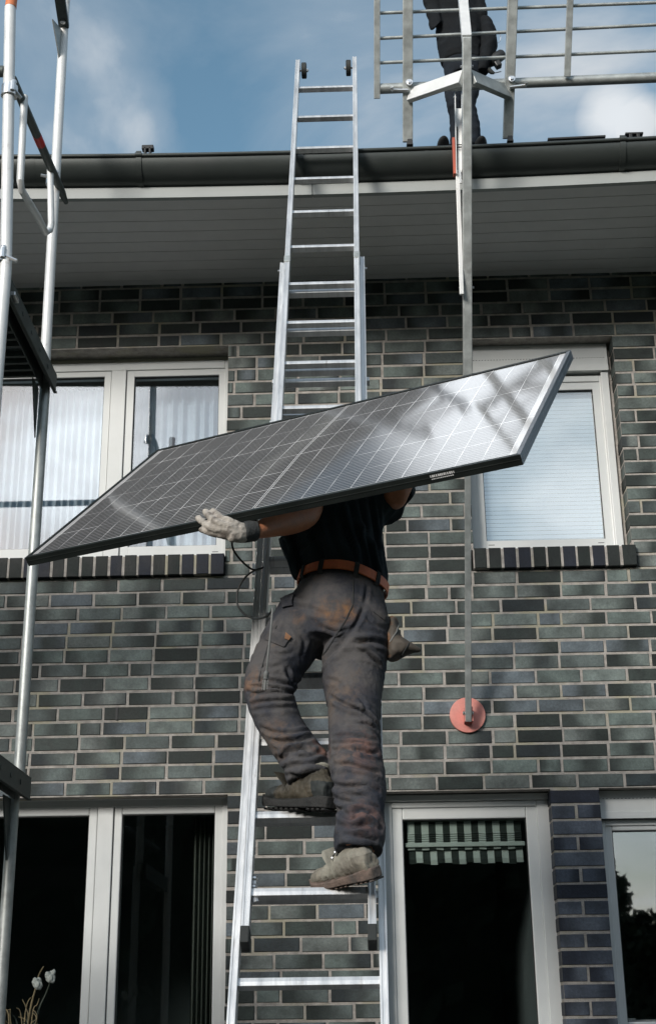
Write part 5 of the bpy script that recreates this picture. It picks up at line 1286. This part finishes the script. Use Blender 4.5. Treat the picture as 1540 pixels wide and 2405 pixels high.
stem([(20, 2600, .02), (16, 2440, .0), (7, 2380, 0), (2, 2350, -.01)], .004)
stem([(14, 2600, .02), (22, 2400, .0), (10, 2368, 0), (4, 2360, -.01)], .004)
for i in range(16):
    x = rp.uniform(5, 95); y = rp.uniform(2375, 2410); stem([(x*.6+20, 2620, rp.uniform(-.05, .05)), (x+rp.uniform(-8, 8), 2450, 0), (x+rp.uniform(-10, 10), y, rp.uniform(-.03, .03)), (x+rp.uniform(-18, 18), y-rp.uniform(5, 22), rp.uniform(-.03, .03))], .003, rp.choice(['stem_green', 'stem_green', 'stem']))
for x, y in ((88, 2313), (118, 2296)):
    c = at(x, y, -1.0); mb = MB(); mb.ball(c, (.017, .016, .021), 12)
    for k in range(5): t_ = k*1.26; mb.ball(c+Vector((.012*math.cos(t_), .010*math.sin(t_), rp.uniform(-.012, .016))), (.013, .012, .019), 8)
    if x > 100: mb.ball(c+Vector((.016, 0, .022)), (.008, .008, .018), 8)
    fuse(mb, 'flower_head', 'petal', pln, .0028, 1, lambda p, n: .004*noise.noise(p*85))

# ---------------------------------------------------------------- the wooded garden edge opposite, seen in the panes, plus added light-blocking side rows
rg = random.Random(9); mb = MB()
def clump(c, R, n, s):
    for _ in range(n):
        d = Vector((rg.gauss(0, 1), rg.gauss(0, 1), rg.gauss(0, 1))).normalized()*(R*rg.uniform(.55, 1.05)); d.z *= .85
        p = c+d; a = Vector((rg.gauss(0, 1), rg.gauss(0, 1), rg.gauss(0, 1))).normalized()*s*rg.uniform(.6, 1.3); b = a.orthogonal().normalized()*s*rg.uniform(.5, 1.1)
        mb.add([p-a, p+b, p+a, p-b], [(0, 1, 2, 3)])
for i in range(128):
    x = -34+(i//2)*1.06+(i % 2)*.5+rg.uniform(-.4, .4); y = -23.5-2*(i % 2)+rg.uniform(-.8, .8)
    h = np.interp(x, [-34, -21, -19, -9, -5, 1, 4, 5.3, 7.6, 9, 34], [8, 8, 8.2, 8.2, 9.0, 10, 8, 3.1, 3.1, 9, 9])+rg.uniform(-.5, .5)
    z = .6
    while z < h:
        R = rg.uniform(1.0, 1.6)*(1-.45*z/h); clump(Vector((x+rg.uniform(-.6, .6), y, min(z, h-R*.6))), R, int((60 if not 3.5 < x < 9 else 420)*R), (.34 if not 3.5 < x < 9 else .13)); z += R*.85
for sd in (-1, 1):  # side rows added out of view to cut skylight on the wall
    for i in range(26):
        x = sd*(19+rg.uniform(-1, 1)); y = -23+i*.85; z = .6; h = 11+rg.uniform(-1, 1)
        while z < h: R = rg.uniform(1.1, 1.6); clump(Vector((x, y, z)), R, int(40*R), .36); z += R*.85
tag(mb.build('tree_belt', 'leaf_dark'), 'belt of dark garden trees opposite the house, with unseen rows added at the sides', 'trees', kind='stuff')
